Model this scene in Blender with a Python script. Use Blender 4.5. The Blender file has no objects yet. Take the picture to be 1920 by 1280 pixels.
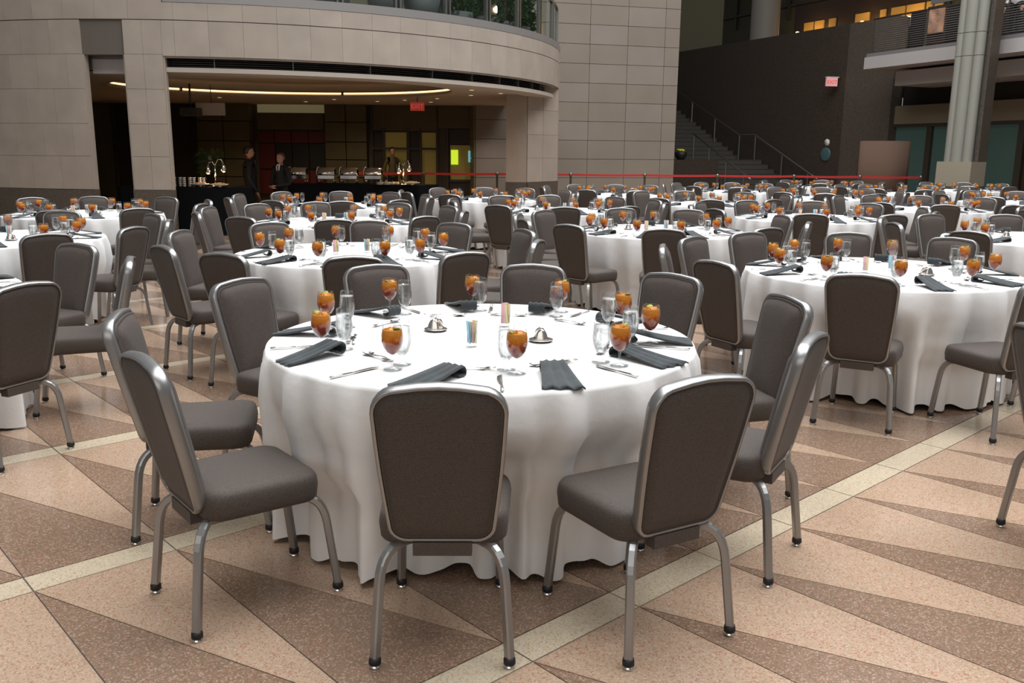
import bpy, math, random
from math import sin, cos, pi, radians, hypot, atan2, degrees
from mathutils import Vector, Matrix
random.seed(7)
SC = bpy.context.scene
COL = SC.collection

# ------------------------------------------------------------------ camera, light, exposure
cam_d = bpy.data.cameras.new('camera'); cam = bpy.data.objects.new('camera', cam_d); COL.objects.link(cam)
cam_d.sensor_width = 36.0; cam_d.lens = 1659.9 / 1920 * 36.0; cam_d.clip_start = .05; cam_d.clip_end = 300
PITCH, ROLL, CAMH = radians(12.056), radians(.5248), 1.5543
u0 = Vector((0, sin(PITCH), cos(PITCH))); r0 = Vector((1, 0, 0)); fw = Vector((0, cos(PITCH), -sin(PITCH)))
Rv = cos(ROLL)*r0 + sin(ROLL)*u0; Dv = sin(ROLL)*r0 - cos(ROLL)*u0
mw = Matrix((Rv, -Dv, -fw)).transposed().to_4x4(); mw.translation = Vector((0, 0, CAMH)); cam.matrix_world = mw
SC.camera = cam
SC.view_settings.view_transform = 'Standard'; SC.view_settings.look = 'None'
SC.view_settings.gamma = 1; SC.view_settings.use_curve_mapping = False
SC.view_settings.exposure = 0.0
SC.cycles.use_denoising = True
SC.cycles.max_bounces = 10; SC.cycles.transparent_max_bounces = 24; SC.cycles.transmission_bounces = 10
SC.cycles.sample_clamp_indirect = 6.0
SC.cycles.caustics_reflective = False; SC.cycles.caustics_refractive = False
world = bpy.data.worlds.new('world'); SC.world = world; world.use_nodes = True
bg = world.node_tree.nodes['Background']; bg.inputs[0].default_value = (.95, .97, 1.0, 1); bg.inputs[1].default_value = .2

def area(name, loc, rot, sx, sy, power, color):
    d = bpy.data.lights.new(name, 'AREA'); d.shape = 'RECTANGLE'; d.size = sx; d.size_y = sy; d.energy = power; d.color = color
    o = bpy.data.objects.new(name, d); COL.objects.link(o); o.location = loc; o.rotation_euler = rot; return o
area('skylight', (4.5, 10.5, 16), (0, 0, 0), 21, 27, 8200, (.96, .98, 1.0))
area('front_fill', (-3, -9, 7), (radians(68), 0, radians(-8)), 16, 7, 480, (1.0, .95, .88))  # soft fill added behind the camera, not an actual entrance

def point(name, loc, power, color, rad=.03):
    d = bpy.data.lights.new(name, 'POINT'); d.energy = power; d.color = color; d.shadow_soft_size = rad
    o = bpy.data.objects.new(name, d); COL.objects.link(o); o.location = loc; return o

# ------------------------------------------------------------------ materials
def mat(name, base, rough=.6, metal=0., spec=.5, bump=None, noise=None, emis=None, es=0., trans=0., ior=1.45, sheen=0., coat=0.):
    m = bpy.data.materials.new(name); m.use_nodes = True; nt = m.node_tree; b = nt.nodes['Principled BSDF']
    b.inputs['Base Color'].default_value = (*base, 1); b.inputs['Roughness'].default_value = rough
    b.inputs['Metallic'].default_value = metal; b.inputs['Specular IOR Level'].default_value = spec
    b.inputs['Transmission Weight'].default_value = trans; b.inputs['IOR'].default_value = ior
    b.inputs['Sheen Weight'].default_value = sheen; b.inputs['Coat Weight'].default_value = coat
    if emis: b.inputs['Emission Color'].default_value = (*emis, 1); b.inputs['Emission Strength'].default_value = es
    L = nt.links
    if noise:   # (scale, amount, detail): mottling of the colour in object space
        tc = nt.nodes.new('ShaderNodeTexCoord'); n = nt.nodes.new('ShaderNodeTexNoise'); n.inputs['Scale'].default_value = noise[0]
        n.inputs['Detail'].default_value = noise[2] if len(noise) > 2 else 4; L.new(tc.outputs['Object'], n.inputs['Vector'])
        r = nt.nodes.new('ShaderNodeValToRGB'); a = noise[1]
        r.color_ramp.elements[0].position = .3; r.color_ramp.elements[1].position = .7
        r.color_ramp.elements[0].color = (*[c*(1-a) for c in base], 1); r.color_ramp.elements[1].color = (*[min(1, c*(1+a)) for c in base], 1)
        L.new(n.outputs['Fac'], r.inputs['Fac']); L.new(r.outputs['Color'], b.inputs['Base Color'])
    if bump:    # (kind, scale, strength, distance)
        tc = nt.nodes.new('ShaderNodeTexCoord')
        if bump[0] == 'weave':
            w1 = nt.nodes.new('ShaderNodeTexChecker'); w1.inputs['Scale'].default_value = bump[1]; L.new(tc.outputs['Object'], w1.inputs['Vector']); out = w1.outputs['Fac']
        else:
            w1 = nt.nodes.new('ShaderNodeTexNoise'); w1.inputs['Scale'].default_value = bump[1]; w1.inputs['Detail'].default_value = 4
            L.new(tc.outputs['Object'], w1.inputs['Vector']); out = w1.outputs['Fac']
        bp = nt.nodes.new('ShaderNodeBump'); bp.inputs['Strength'].default_value = bump[2]; bp.inputs['Distance'].default_value = bump[3]
        L.new(out, bp.inputs['Height']); L.new(bp.outputs['Normal'], b.inputs['Normal'])
    return m

def fabric_mat():
    m = mat('taupe_fabric', (.066, .052, .049), .68, spec=.34, sheen=.06); nt = m.node_tree; L = nt.links; b = nt.nodes['Principled BSDF']
    tc = nt.nodes.new('ShaderNodeTexCoord'); v = nt.nodes.new('ShaderNodeTexVoronoi'); v.inputs['Scale'].default_value = 430; v.inputs['Randomness'].default_value = .9
    L.new(tc.outputs['Object'], v.inputs['Vector'])
    r = nt.nodes.new('ShaderNodeValToRGB'); r.color_ramp.elements[0].position = .15; r.color_ramp.elements[1].position = .75; L.new(v.outputs['Distance'], r.inputs['Fac'])
    r.color_ramp.elements[0].color = (.112, .089, .077, 1); r.color_ramp.elements[1].color = (.050, .039, .032, 1)
    L.new(r.outputs['Color'], b.inputs['Base Color'])
    bp = nt.nodes.new('ShaderNodeBump'); bp.invert = True; bp.inputs['Strength'].default_value = .3; bp.inputs['Distance'].default_value = .001
    L.new(v.outputs['Distance'], bp.inputs['Height']); L.new(bp.outputs['Normal'], b.inputs['Normal'])
    return m

def terrazzo(name, base, chip1, chip2, amt):
    m = mat(name, base, .15, spec=.5); nt = m.node_tree; L = nt.links; b = nt.nodes['Principled BSDF']
    tc = nt.nodes.new('ShaderNodeTexCoord')
    v = nt.nodes.new('ShaderNodeTexVoronoi'); v.inputs['Scale'].default_value = 190; L.new(tc.outputs['Object'], v.inputs['Vector'])
    sp = nt.nodes.new('ShaderNodeSeparateColor'); L.new(v.outputs['Color'], sp.inputs[0])
    r = nt.nodes.new('ShaderNodeValToRGB'); cr = r.color_ramp; cr.interpolation = 'CONSTANT'
    cr.elements[0].position = 0; cr.elements[0].color = (*base, 1)
    cr.elements[1].position = 1-amt; cr.elements[1].color = (*chip1, 1)
    e = cr.elements.new(1-amt*.45); e.color = (*chip2, 1); e = cr.elements.new(.25); e.color = (*[c*.86 for c in base], 1)
    e = cr.elements.new(.38); e.color = (*[min(1, c*1.1) for c in base], 1)
    L.new(sp.outputs[0], r.inputs['Fac'])
    n = nt.nodes.new('ShaderNodeTexNoise'); n.inputs['Scale'].default_value = 1.3; L.new(tc.outputs['Object'], n.inputs['Vector'])
    mx = nt.nodes.new('ShaderNodeMixRGB'); mx.blend_type = 'MULTIPLY'; mx.inputs['Fac'].default_value = .35
    L.new(r.outputs['Color'], mx.inputs[1]); r2 = nt.nodes.new('ShaderNodeValToRGB'); r2.color_ramp.elements[0].color = (.6, .6, .6, 1)
    r2.color_ramp.elements[0].position = .35; r2.color_ramp.elements[1].position = .65
    L.new(n.outputs['Fac'], r2.inputs['Fac']); L.new(r2.outputs['Color'], mx.inputs[2]); L.new(mx.outputs[0], b.inputs['Base Color'])
    return m

def glass_mat(name, tint=(1, 1, 1), refl=.85):
    m = bpy.data.materials.new(name); m.use_nodes = True; nt = m.node_tree; nt.nodes.clear(); L = nt.links
    o = nt.nodes.new('ShaderNodeOutputMaterial'); t = nt.nodes.new('ShaderNodeBsdfTransparent'); t.inputs[0].default_value = (*tint, 1)
    g = nt.nodes.new('ShaderNodeBsdfGlossy'); g.inputs['Roughness'].default_value = .03
    lw = nt.nodes.new('ShaderNodeLayerWeight'); lw.inputs[0].default_value = .35; pw = nt.nodes.new('ShaderNodeMath'); pw.operation = 'POWER'; pw.inputs[1].default_value = 1.7
    f = nt.nodes.new('ShaderNodeMath'); f.operation = 'MULTIPLY_ADD'; f.inputs[1].default_value = refl; f.inputs[2].default_value = .05
    L.new(lw.outputs['Facing'], pw.inputs[0]); L.new(pw.outputs[0], f.inputs[0])
    mx = nt.nodes.new('ShaderNodeMixShader'); L.new(f.outputs[0], mx.inputs[0]); L.new(t.outputs[0], mx.inputs[1]); L.new(g.outputs[0], mx.inputs[2])
    L.new(mx.outputs[0], o.inputs[0]); return m

def water_mat():
    m = bpy.data.materials.new('water'); m.use_nodes = True; nt = m.node_tree; nt.nodes.clear(); L = nt.links
    o = nt.nodes.new('ShaderNodeOutputMaterial'); t = nt.nodes.new('ShaderNodeBsdfTransparent'); t.inputs[0].default_value = (.93, .95, .95, 1)
    g = nt.nodes.new('ShaderNodeBsdfGlass'); g.inputs['IOR'].default_value = 1.33; g.inputs['Roughness'].default_value = 0
    mx = nt.nodes.new('ShaderNodeMixShader'); mx.inputs[0].default_value = .5; L.new(t.outputs[0], mx.inputs[1]); L.new(g.outputs[0], mx.inputs[2]); L.new(mx.outputs[0], o.inputs[0]); return m

def tea_mat():
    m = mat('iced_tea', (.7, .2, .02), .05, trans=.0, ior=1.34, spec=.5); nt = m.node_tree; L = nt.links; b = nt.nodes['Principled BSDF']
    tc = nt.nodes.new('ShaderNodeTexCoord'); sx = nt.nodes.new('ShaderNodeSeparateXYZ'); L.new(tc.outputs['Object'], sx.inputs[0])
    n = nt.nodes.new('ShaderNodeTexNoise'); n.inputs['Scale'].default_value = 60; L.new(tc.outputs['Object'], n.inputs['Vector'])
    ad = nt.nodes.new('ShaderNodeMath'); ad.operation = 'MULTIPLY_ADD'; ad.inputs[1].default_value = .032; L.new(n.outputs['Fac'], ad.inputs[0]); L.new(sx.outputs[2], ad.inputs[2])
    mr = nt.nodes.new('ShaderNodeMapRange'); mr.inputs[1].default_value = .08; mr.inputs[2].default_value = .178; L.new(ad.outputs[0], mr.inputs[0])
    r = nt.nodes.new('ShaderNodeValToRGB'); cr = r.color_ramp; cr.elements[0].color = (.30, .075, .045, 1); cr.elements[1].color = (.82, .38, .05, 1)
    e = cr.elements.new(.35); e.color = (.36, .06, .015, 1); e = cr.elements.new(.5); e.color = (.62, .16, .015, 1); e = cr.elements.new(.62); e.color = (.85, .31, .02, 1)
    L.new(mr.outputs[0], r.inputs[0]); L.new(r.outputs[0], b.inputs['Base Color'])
    b.inputs['Subsurface Weight'].default_value = .0
    tr = nt.nodes.new('ShaderNodeBsdfTranslucent'); L.new(r.outputs[0], tr.inputs[0]); mx = nt.nodes.new('ShaderNodeMixShader'); mx.inputs[0].default_value = .4
    out = [q for q in nt.nodes if q.type == 'OUTPUT_MATERIAL'][0]
    L.new(b.outputs[0], mx.inputs[1]); L.new(tr.outputs[0], mx.inputs[2]); L.new(mx.outputs[0], out.inputs[0])
    return m

M = dict(
    fabric=fabric_mat(),
    alu=mat('brushed_aluminium', (.33, .325, .32), .34, .8),
    rubber=mat('black_rubber', (.012, .012, .012), .5),
    chrome=mat('polished_steel', (.75, .73, .70), .14, 1.0),
    silver=mat('silver_cutlery', (.72, .68, .64), .2, 1.0),
    linen=mat('white_linen', (.83, .815, .80), .75, spec=.2, bump=('noise', 16, .22, .012), sheen=.15),
    napkin=mat('charcoal_napkin', (.038, .045, .049), .8, spec=.2, sheen=.3, noise=(20, .25)),
    glass=glass_mat('clear_glass', (.97, .98, .98)), gtint=glass_mat('balustrade_glass', (.88, .93, .92), .3),
    tea=tea_mat(), lemon=mat('lemon_slice', (.33, .36, .04), .4),
    water=water_mat(),
    ply=mat('plywood_top', (.35, .24, .14), .6), steel=mat('grey_steel', (.25, .25, .25), .4, .6),
    dark=terrazzo('dark_terrazzo', (.235, .155, .104), (.34, .19, .13), (.40, .29, .22), .30),
    light=terrazzo('light_terrazzo', (.45, .315, .22), (.40, .19, .12), (.54, .42, .31), .16),
    cream=terrazzo('cream_terrazzo', (.55, .455, .33), (.50, .34, .20), (.62, .55, .42), .10),
    joint=mat('joint_strip', (.15, .125, .11), .5),
    stone=mat('limestone', (.345, .288, .238), .7, noise=(2.2, .09, 6), bump=('noise', 14, .08, .01)),
    stone2=mat('limestone_warm', (.33, .274, .227), .7, noise=(1.8, .08, 6), bump=('noise', 14, .08, .01)),
    tile=mat('tower_tile', (.20, .166, .132), .65, noise=(1.2, .06, 5)),
    tile2=mat('tower_tile_light', (.215, .18, .15), .65, noise=(1.2, .06, 5)),
    granite=mat('brown_granite', (.085, .068, .052), .45, noise=(70, .45, 3)),
    granite2=mat('dark_granite_wall', (.045, .033, .025), .55, noise=(26, .4, 6)),
    granite3=mat('grey_granite_wall', (.075, .060, .046), .55, noise=(26, .35, 6)),
    grout=mat('grout', (.12, .10, .082), .8),
    plaster=mat('soffit_plaster', (.42, .37, .31), .8),
    band=mat('grey_metal_band', (.25, .235, .225), .45, .3),
    black=mat('black_louvre', (.012, .011, .010), .5),
    blackcloth=mat('black_cloth', (.006, .006, .007), .9, spec=.1),
    olive=mat('buffet_wall_panel', (.085, .07, .035), .6, noise=(1.5, .12)),
    brown=mat('dark_wood', (.03, .018, .012), .5), red=mat('dark_red_panel', (.10, .012, .012), .4),
    shelf=mat('shelf_back', (.012, .012, .013), .4),
    cove=mat('cove_light', (1, .7, .35), .5, emis=(1.0, .60, .28), es=2.6),
    bulb=mat('warm_bulb', (1, .7, .3), .5, emis=(1.0, .58, .2), es=14),
    spot=mat('downlight', (1, .8, .5), .5, emis=(1.0, .75, .45), es=1.6),
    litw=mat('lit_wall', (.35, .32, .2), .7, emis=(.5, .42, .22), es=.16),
    doorlit=mat('lit_corridor', (.3, .24, .08), .7, emis=(.5, .36, .08), es=.05),
    screen=mat('lit_yellow_panel', (.4, .5, .02), .5, emis=(.55, .75, .03), es=1.0),
    screen2=mat('lit_blue_panel', (.2, .5, .5), .5, emis=(.15, .45, .5), es=.7),
    food=mat('food', (.6, .28, .08), .6), china=mat('white_china', (.5, .47, .42), .3),
    suit=mat('black_suit', (.008, .008, .010), .8), skin=mat('skin', (.42, .22, .15), .5), shirt=mat('white_shirt', (.7, .7, .7), .7),
    hair=mat('dark_hair', (.015, .010, .008), .5), hairb=mat('auburn_hair', (.10, .04, .02), .5), tie=mat('tie', (.12, .10, .09), .6),
    leaf=mat('leaf', (.075, .16, .065), .4, noise=(9, .4)), pot=mat('grey_planter', (.13, .125, .12), .5),
    redtape=mat('red_belt', (.42, .025, .025), .6), post=mat('stanchion_metal', (.22, .22, .21), .35, .8),
    paint=mat('white_slab', (.40, .37, .36), .6), paint2=mat('grey_fascia', (.17, .155, .155), .6), beige=mat('beige_lintel', (.17, .135, .09), .6),
    beam=mat('cream_beam', (.30, .27, .23), .6),
    colm=mat('column_panel', (.235, .23, .195), .5), colb=mat('column_base', (.27, .235, .175), .6),
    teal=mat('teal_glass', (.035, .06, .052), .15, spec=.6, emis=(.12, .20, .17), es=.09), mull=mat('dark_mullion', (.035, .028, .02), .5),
    desk=mat('mauve_desk_panel', (.125, .08, .058), .95, spec=.1), step=mat('stair_granite', (.07, .062, .052), .6, noise=(30, .2)), rail=mat('rail_steel', (.22, .22, .20), .3, .8),
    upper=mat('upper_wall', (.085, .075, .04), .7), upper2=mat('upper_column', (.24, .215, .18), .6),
    gold=mat('lit_shop_wall', (.4, .24, .06), .6, emis=(.8, .42, .08), es=.07), signred=mat('exit_face', (.55, .30, .30), .5, emis=(.9, .38, .38), es=.35),
    sigtxt=mat('exit_letters', (.5, .05, .05), .5, emis=(.7, .10, .10), es=.5), signdim=mat('exit_face_dim', (.25, .05, .03), .5, emis=(.5, .05, .03), es=.35),
    plaq=mat('teal_plaque', (.06, .11, .12), .4), white=mat('white_plastic', (.6, .58, .55), .5), yellow=mat('yellow_petals', (.6, .55, .03), .6),
    pk=mat('pink_packet', (.75, .42, .48), .6), bl=mat('blue_packet', (.35, .62, .75), .6), yl=mat('yellow_packet', (.75, .68, .35), .6), wh=mat('white_packet', (.8, .8, .78), .6),
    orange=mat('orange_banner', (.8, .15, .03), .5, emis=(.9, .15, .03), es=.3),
    poster=mat('gallery_picture', (.45, .24, .15), .6, noise=(3.5, .6)),
)

# ------------------------------------------------------------------ mesh helpers
class MB:
    def __init__(s): s.v = []; s.f = []; s.m = []; s.mats = []; s.sm = []
    def mi(s, m):
        m = M[m] if isinstance(m, str) else m
        if m not in s.mats: s.mats.append(m)
        return s.mats.index(m)
    def add(s, vs, fs, m, smooth=False, T=None):
        k = len(s.v); i = s.mi(m)
        for p in vs: s.v.append(tuple(T @ Vector(p)) if T else tuple(p))
        for f in fs: s.f.append(tuple(k+a for a in f)); s.m.append(i); s.sm.append(smooth)
        return s
    def box(s, x0, x1, y0, y1, z0, z1, m, T=None):
        vs = [(x, y, z) for z in (z0, z1) for y in (y0, y1) for x in (x0, x1)]
        return s.add(vs, [(0, 2, 3, 1), (4, 5, 7, 6), (0, 1, 5, 4), (2, 6, 7, 3), (0, 4, 6, 2), (1, 3, 7, 5)], m, T=T)
    def prism(s, pts, z0, z1, m, T=None):   # plan polygon, counter-clockwise
        n = len(pts); vs = [(p[0], p[1], z0) for p in pts] + [(p[0], p[1], z1) for p in pts]
        fs = [tuple(range(n-1, -1, -1)), tuple(range(n, 2*n))] + [(i, (i+1) % n, n+(i+1) % n, n+i) for i in range(n)]
        return s.add(vs, fs, m, T=T)
    def lathe(s, prof, m, n=24, T=None, cap=False, smooth=True):   # prof: (r, z) list
        vs = []; fs = []
        for r, z in prof:
            for i in range(n): a = 2*pi*i/n; vs.append((r*cos(a), r*sin(a), z))
        for j in range(len(prof)-1):
            for i in range(n): fs.append((j*n+i, j*n+(i+1) % n, (j+1)*n+(i+1) % n, (j+1)*n+i))
        s.add(vs, fs, m, smooth, T)
        if cap: s.add(vs[:n], [tuple(range(n-1, -1, -1))], m, False, T); s.add(vs[-n:], [tuple(range(n))], m, False, T)
        return s
    def tube(s, path, r, m, n=8, T=None, flat=None, smooth=True, sq=False):   # r number or list; flat=(a,b) multiplies section
        P = [Vector(p) for p in path]; N = len(P); vs = []; fs = []
        up = None
        for i in range(N):
            t = (P[min(i+1, N-1)]-P[max(i-1, 0)]).normalized()
            if up is None:
                up = Vector((0, 0, 1)) if abs(t.z) < .9 else Vector((1, 0, 0))
            a = t.cross(up)
            if a.length < 1e-4: a = t.cross(Vector((0, 1, 0)))
            a.normalize(); b = a.cross(t).normalized(); up = b
            rr = r[i] if isinstance(r, (list, tuple)) else r
            fx, fy = flat if flat else (1, 1)
            for k in range(n):
                th = 2*pi*(k+.5)/n
                if sq: th = (pi/2)*(k//2)+pi/4+(-.22 if k % 2 == 0 else .22)
                vs.append(tuple(P[i] + a*cos(th)*rr*fx + b*sin(th)*rr*fy))
        for j in range(N-1):
            for k in range(n): fs.append((j*n+k, (j+1)*n+k, (j+1)*n+(k+1) % n, j*n+(k+1) % n))
        fs.append(tuple(range(n))); fs.append(tuple(range(N*n-1, (N-1)*n-1, -1)))
        return s.add(vs, fs, m, smooth, T)
    def rings(s, rs, m, smooth=True, cap0=True, cap1=True, T=None):    # list of equal-length point rings
        n = len(rs[0]); vs = [p for r in rs for p in r]; fs = []
        for j in range(len(rs)-1):
            for i in range(n): fs.append((j*n+i, j*n+(i+1) % n, (j+1)*n+(i+1) % n, (j+1)*n+i))
        if cap0: fs.append(tuple(range(n-1, -1, -1)))
        if cap1: fs.append(tuple(range((len(rs)-1)*n, len(rs)*n)))
        return s.add(vs, fs, m, smooth, T)
    def mesh(s, name):
        me = bpy.data.meshes.new(name); me.from_pydata(s.v, [], s.f); me.materials.clear()
        for x in s.mats: me.materials.append(x)
        me.polygons.foreach_set('material_index', s.m); me.polygons.foreach_set('use_smooth', s.sm); me.update(); return me

def obj(name, mb, parent=None, loc=None, rz=0.):
    me = mb.mesh(name) if isinstance(mb, MB) else mb
    o = bpy.data.objects.new(name, me); COL.objects.link(o)
    if parent: o.parent = parent
    if loc is not None: o.location = loc
    if rz: o.rotation_euler = (0, 0, rz)
    return o
def tag(o, label, cat, group=None, kind=None):
    o['label'] = label; o['category'] = cat
    if group: o['group'] = group
    if kind: o['kind'] = kind
    return o
def thing(name, label, cat, loc=(0, 0, 0), rz=0., group=None):
    o = bpy.data.objects.new(name, None); COL.objects.link(o); o.location = loc; o.rotation_euler = (0, 0, rz); o.empty_display_size = .1
    return tag(o, label, cat, group)
def struct(name, mb, label, parent=None):
    o = obj(name, mb, parent); o['kind'] = 'structure'
    if parent is None: o['label'] = label
    return o
def copy_tree(o, parent=None):
    c = o.copy(); COL.objects.link(c)
    if parent: c.parent = parent
    for ch in list(o.children): copy_tree(ch, c)
    return c
PLACED = set()
def place(proto, loc, rz, label, group=None):
    if proto.name in PLACED: o = copy_tree(proto)
    else: o = proto; PLACED.add(proto.name)
    o.location = loc; o.rotation_euler = (0, 0, rz); o['label'] = label
    if group: o['group'] = group
    return o

# ------------------------------------------------------------------ floor
TH = radians(42.44); eu = (cos(TH), sin(TH)); en = (-sin(TH), cos(TH))
def UN(u, n): return (u*eu[0]+n*en[0], u*eu[1]+n*en[1])
mb = MB(); mb.box(-34, 36, -12, 62, -.3, -.004, 'joint')
floor = struct('floor', mb, 'polished terrazzo floor of pale and brown triangles with cream bands')
pieces = []; G = .0035
def shrink(pts, g):
    cx = sum(p[0] for p in pts)/len(pts); cy = sum(p[1] for p in pts)/len(pts); n = len(pts); out = []
    for i in range(n):
        a, b, c = pts[i-1], pts[i], pts[(i+1) % n]
        d1 = Vector((b[0]-a[0], b[1]-a[1])).normalized(); d2 = Vector((c[0]-b[0], c[1]-b[1])).normalized()
        n1 = Vector((-d1.y, d1.x)); n2 = Vector((-d2.y, d2.x)); k = 1+n1.dot(n2)
        q = (n1+n2)*(g/max(k, .12)); out.append((b[0]+q.x, b[1]+q.y))
    return out
def visible(p):
    x, y = p; return y > 1.2 and abs(x) < .62*y+1.0 and y < 36 and not (y > 25 and x < 1)
for j in range(-3, 24):
    nb = 1.862+1.51*j
    for k in range(-50, 62):
        ua, ub = .707+.516*k, .707+.516*(k+1)
        n0, n1 = nb+.07, nb+1.51-.07
        for kind, poly in (('cream', [(ua, nb-.07), (ub, nb-.07), (ub, nb+.07), (ua, nb+.07)]),
                           ('dark', [(ua, n1), (ua, n0), (ub, n0)]), ('light', [(ua, n1), (ub, n0), (ub, n1)])):
            c = UN(sum(p[0] for p in poly)/len(poly), sum(p[1] for p in poly)/len(poly))
            if not visible(c): continue
            P = shrink([UN(*p) for p in poly], .003)
            pieces.append((hypot(*c)**2/(1 if kind != 'cream' else .25), kind, P))
pieces.sort(key=lambda t: t[0])
for d, kind, P in pieces[:300]:
    mb = MB(); mb.prism(P, -.02, random.uniform(-.0004, 0), kind); obj('terrazzo_tile', mb, floor)
mbs = {}
for d, kind, P in pieces[300:]:
    mbs.setdefault(kind, MB()).prism(P, -.02, 0, kind)
for kind, mb in mbs.items():
    o = obj(kind+'_terrazzo_tiles', mb, floor); o['kind'] = 'stuff'

# ------------------------------------------------------------------ the round stone pavilion
DC = (-6.4, 22.6); DR = 7.5
def dp(phi, r, z): a = radians(phi); return (DC[0]+r*sin(a), DC[1]-r*cos(a), z)
def arcblock(mb, p0, p1, r0, r1, z0, z1, m, step=2.1, smooth=False):
    n = max(1, int(math.ceil((p1-p0)/step))); rs = []
    for i in range(n+1):
        p = p0+(p1-p0)*i/n
        rs.append([dp(p, r1, z0), dp(p, r1, z1), dp(p, r0, z1), dp(p, r0, z0)])
    mb.rings(rs, m, smooth)
G1 = .0015*180/pi/1.0
wf = MB()
arcblock(wf, -62, -5.25, DR-.14, DR-.03, .0, 3.6, 'grout'); arcblock(wf, .25, 4.85, DR-.14, DR-.03, 0, 3.6, 'grout'); PA, PB, PC = dp(75, 6.95, 0), dp(84, 7.49, 0), dp(100, 7.49, 0)
def pier_poly(d0, d1, t0=0., t1=1.):
    a = Vector(PA[:2]); b_ = Vector(PB[:2]); n_ = Vector((b_.y-a.y, a.x-b_.x)).normalized(); p = a.lerp(b_, t0); q = a.lerp(b_, t1); return [tuple(p-n_*d1), tuple(p-n_*d0), tuple(q-n_*d0), tuple(q-n_*d1)]
wf.prism(pier_poly(.03, .5), 0, 3.1, 'grout'); arcblock(wf, 84, 100, DR-.5, DR-.03, 0, 3.1, 'grout')
arcblock(wf, -62, 96, DR-.4, DR-.03, 3.06, 3.87, 'grout'); arcblock(wf, -62, 5.2, DR-.4, DR-.03, 3.87, 7.5, 'grout')
wall_front = struct('wall_front', wf, 'curved limestone wall of the round pavilion with piers and a wide opening')
def stone(p0, p1, z0, z1, m=None, r=7.5):
    mb = MB(); g = .004; arcblock(mb, p0+g*3, p1-g*3, r-.04, r+random.uniform(-.001, .001), z0+.0022, z1-(.006 if abs(z1-3.605) < .01 else .0022), m or random.choice(['stone', 'stone', 'stone2']), 2.1)
    obj('stone_panel', mb, wall_front)
rows = [.88, 1.428, 1.96, 2.518, 3.067, 3.605]
for i in range(5):
    off = 0 if i % 2 == 0 else 2.0
    ph = -5.25
    e = [-5.25]; q = -5.25-(4.17 if i % 2 == 0 else 2.1)
    while q > -44: e.append(q); q -= 4.17
    for a, b in zip(e[1:], e[:-1]): stone(a, b, rows[i], rows[i+1])
    mid = .2+2.35
    stone(.2, mid, rows[i], rows[i+1]); stone(mid, 4.9, rows[i], rows[i+1])
    for a, b in ((0, .5), (.5, 1)):
        mb = MB(); mb.prism(pier_poly(-.002, .04, a+.004, b-.004), rows[i]+.0022, (rows[i+1] if i < 4 else 3.07)-.0022, random.choice(['stone', 'stone2'])); obj('stone_panel', mb, wall_front)
    for a, b in ((84, 88), (88, 93), (93, 98)): stone(a, b, rows[i], min(rows[i+1], 3.04))
for a, b, q in ((-44, -5.25, DR), (.2, 4.9, DR), (84, 98, DR)):
    mb = MB(); arcblock(mb, a, b, q-.04, q+.008, 0, .875, 'granite'); obj('granite_plinth', mb, wall_front)
mb = MB(); mb.prism(pier_poly(-.012, .05), 0, .875, 'granite'); obj('granite_plinth', mb, wall_front)
# fascia panels over the opening
k = 2.3; edges = [4.9]
while k < 90:
    if k > 5: edges.append(k)
    k += 4.17
for a, b in zip(edges[:-1], edges[1:]):
    stone(a, b, 3.045, 3.605); stone(a, b, 3.61, 3.88)
e = [5.2-4.17*i for i in range(13)][::-1]
for a, b in zip(e[:-1], e[1:]):
    stone(a, b, 3.61, 4.25)
    stone(a, b, 4.25, 4.9)
# cheeks of the piers (side faces)
mb = MB()
for p in (-5.25, .2, 4.9, 75):
    q0 = DR if p < 70 else 6.95; s = .02 if p in (-5.25, 4.9) else -.02
    arcblock(mb, min(p, p+s*10), max(p, p+s*10), q0-(.5 if p == 75 else .145), q0-.02, .88, 3.06, 'stone2')
    arcblock(mb, min(p, p+s*12), max(p, p+s*12), q0-(.51 if p == 75 else .15), q0-.01, 0, .88, 'granite')
o = obj('pier_cheek', mb, wall_front)
# recessed grey panel between the left piers
mb = MB(); arcblock(mb, -5.25, .2, DR-.5, DR-.32, 3.02, 3.60, 'band'); obj('recessed_panel', mb, wall_front)
mb = MB(); arcblock(mb, -5.25, .2, DR-.5, DR-.30, 2.78, 3.015, 'paint'); obj('recessed_lintel', mb, wall_front)
# louvre slot and soffit ring
mb = MB(); arcblock(mb, 4.9, 79, 7.08, 7.12, 2.88, 3.05, 'black'); obj('louvre_backing', mb, wall_front)
for zz in (2.90, 2.935, 2.97, 3.005):
    mb = MB(); arcblock(mb, 4.9, 78, 7.12, 7.26, zz, zz+.012, 'band' if zz > 9 else 'mull'); obj('louvre_slat', mb, wall_front)
for p in (10.9, 21, 31.8, 42, 50, 57, 63, 69, 74):
    mb = MB(); arcblock(mb, p-.06, p+.06, 7.12, 7.285, 2.88, 3.04, 'band'); obj('louvre_bracket', mb, wall_front)
mb = MB(); arcblock(mb, 4.9, 80, 6.9, 7.42, 2.80, 2.875, 'plaster', smooth=False); arcblock(mb, 4.9, 80, 7.40, 7.47, 3.02, 3.045, 'stone2'); obj('soffit_ring', mb, wall_front)
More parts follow.
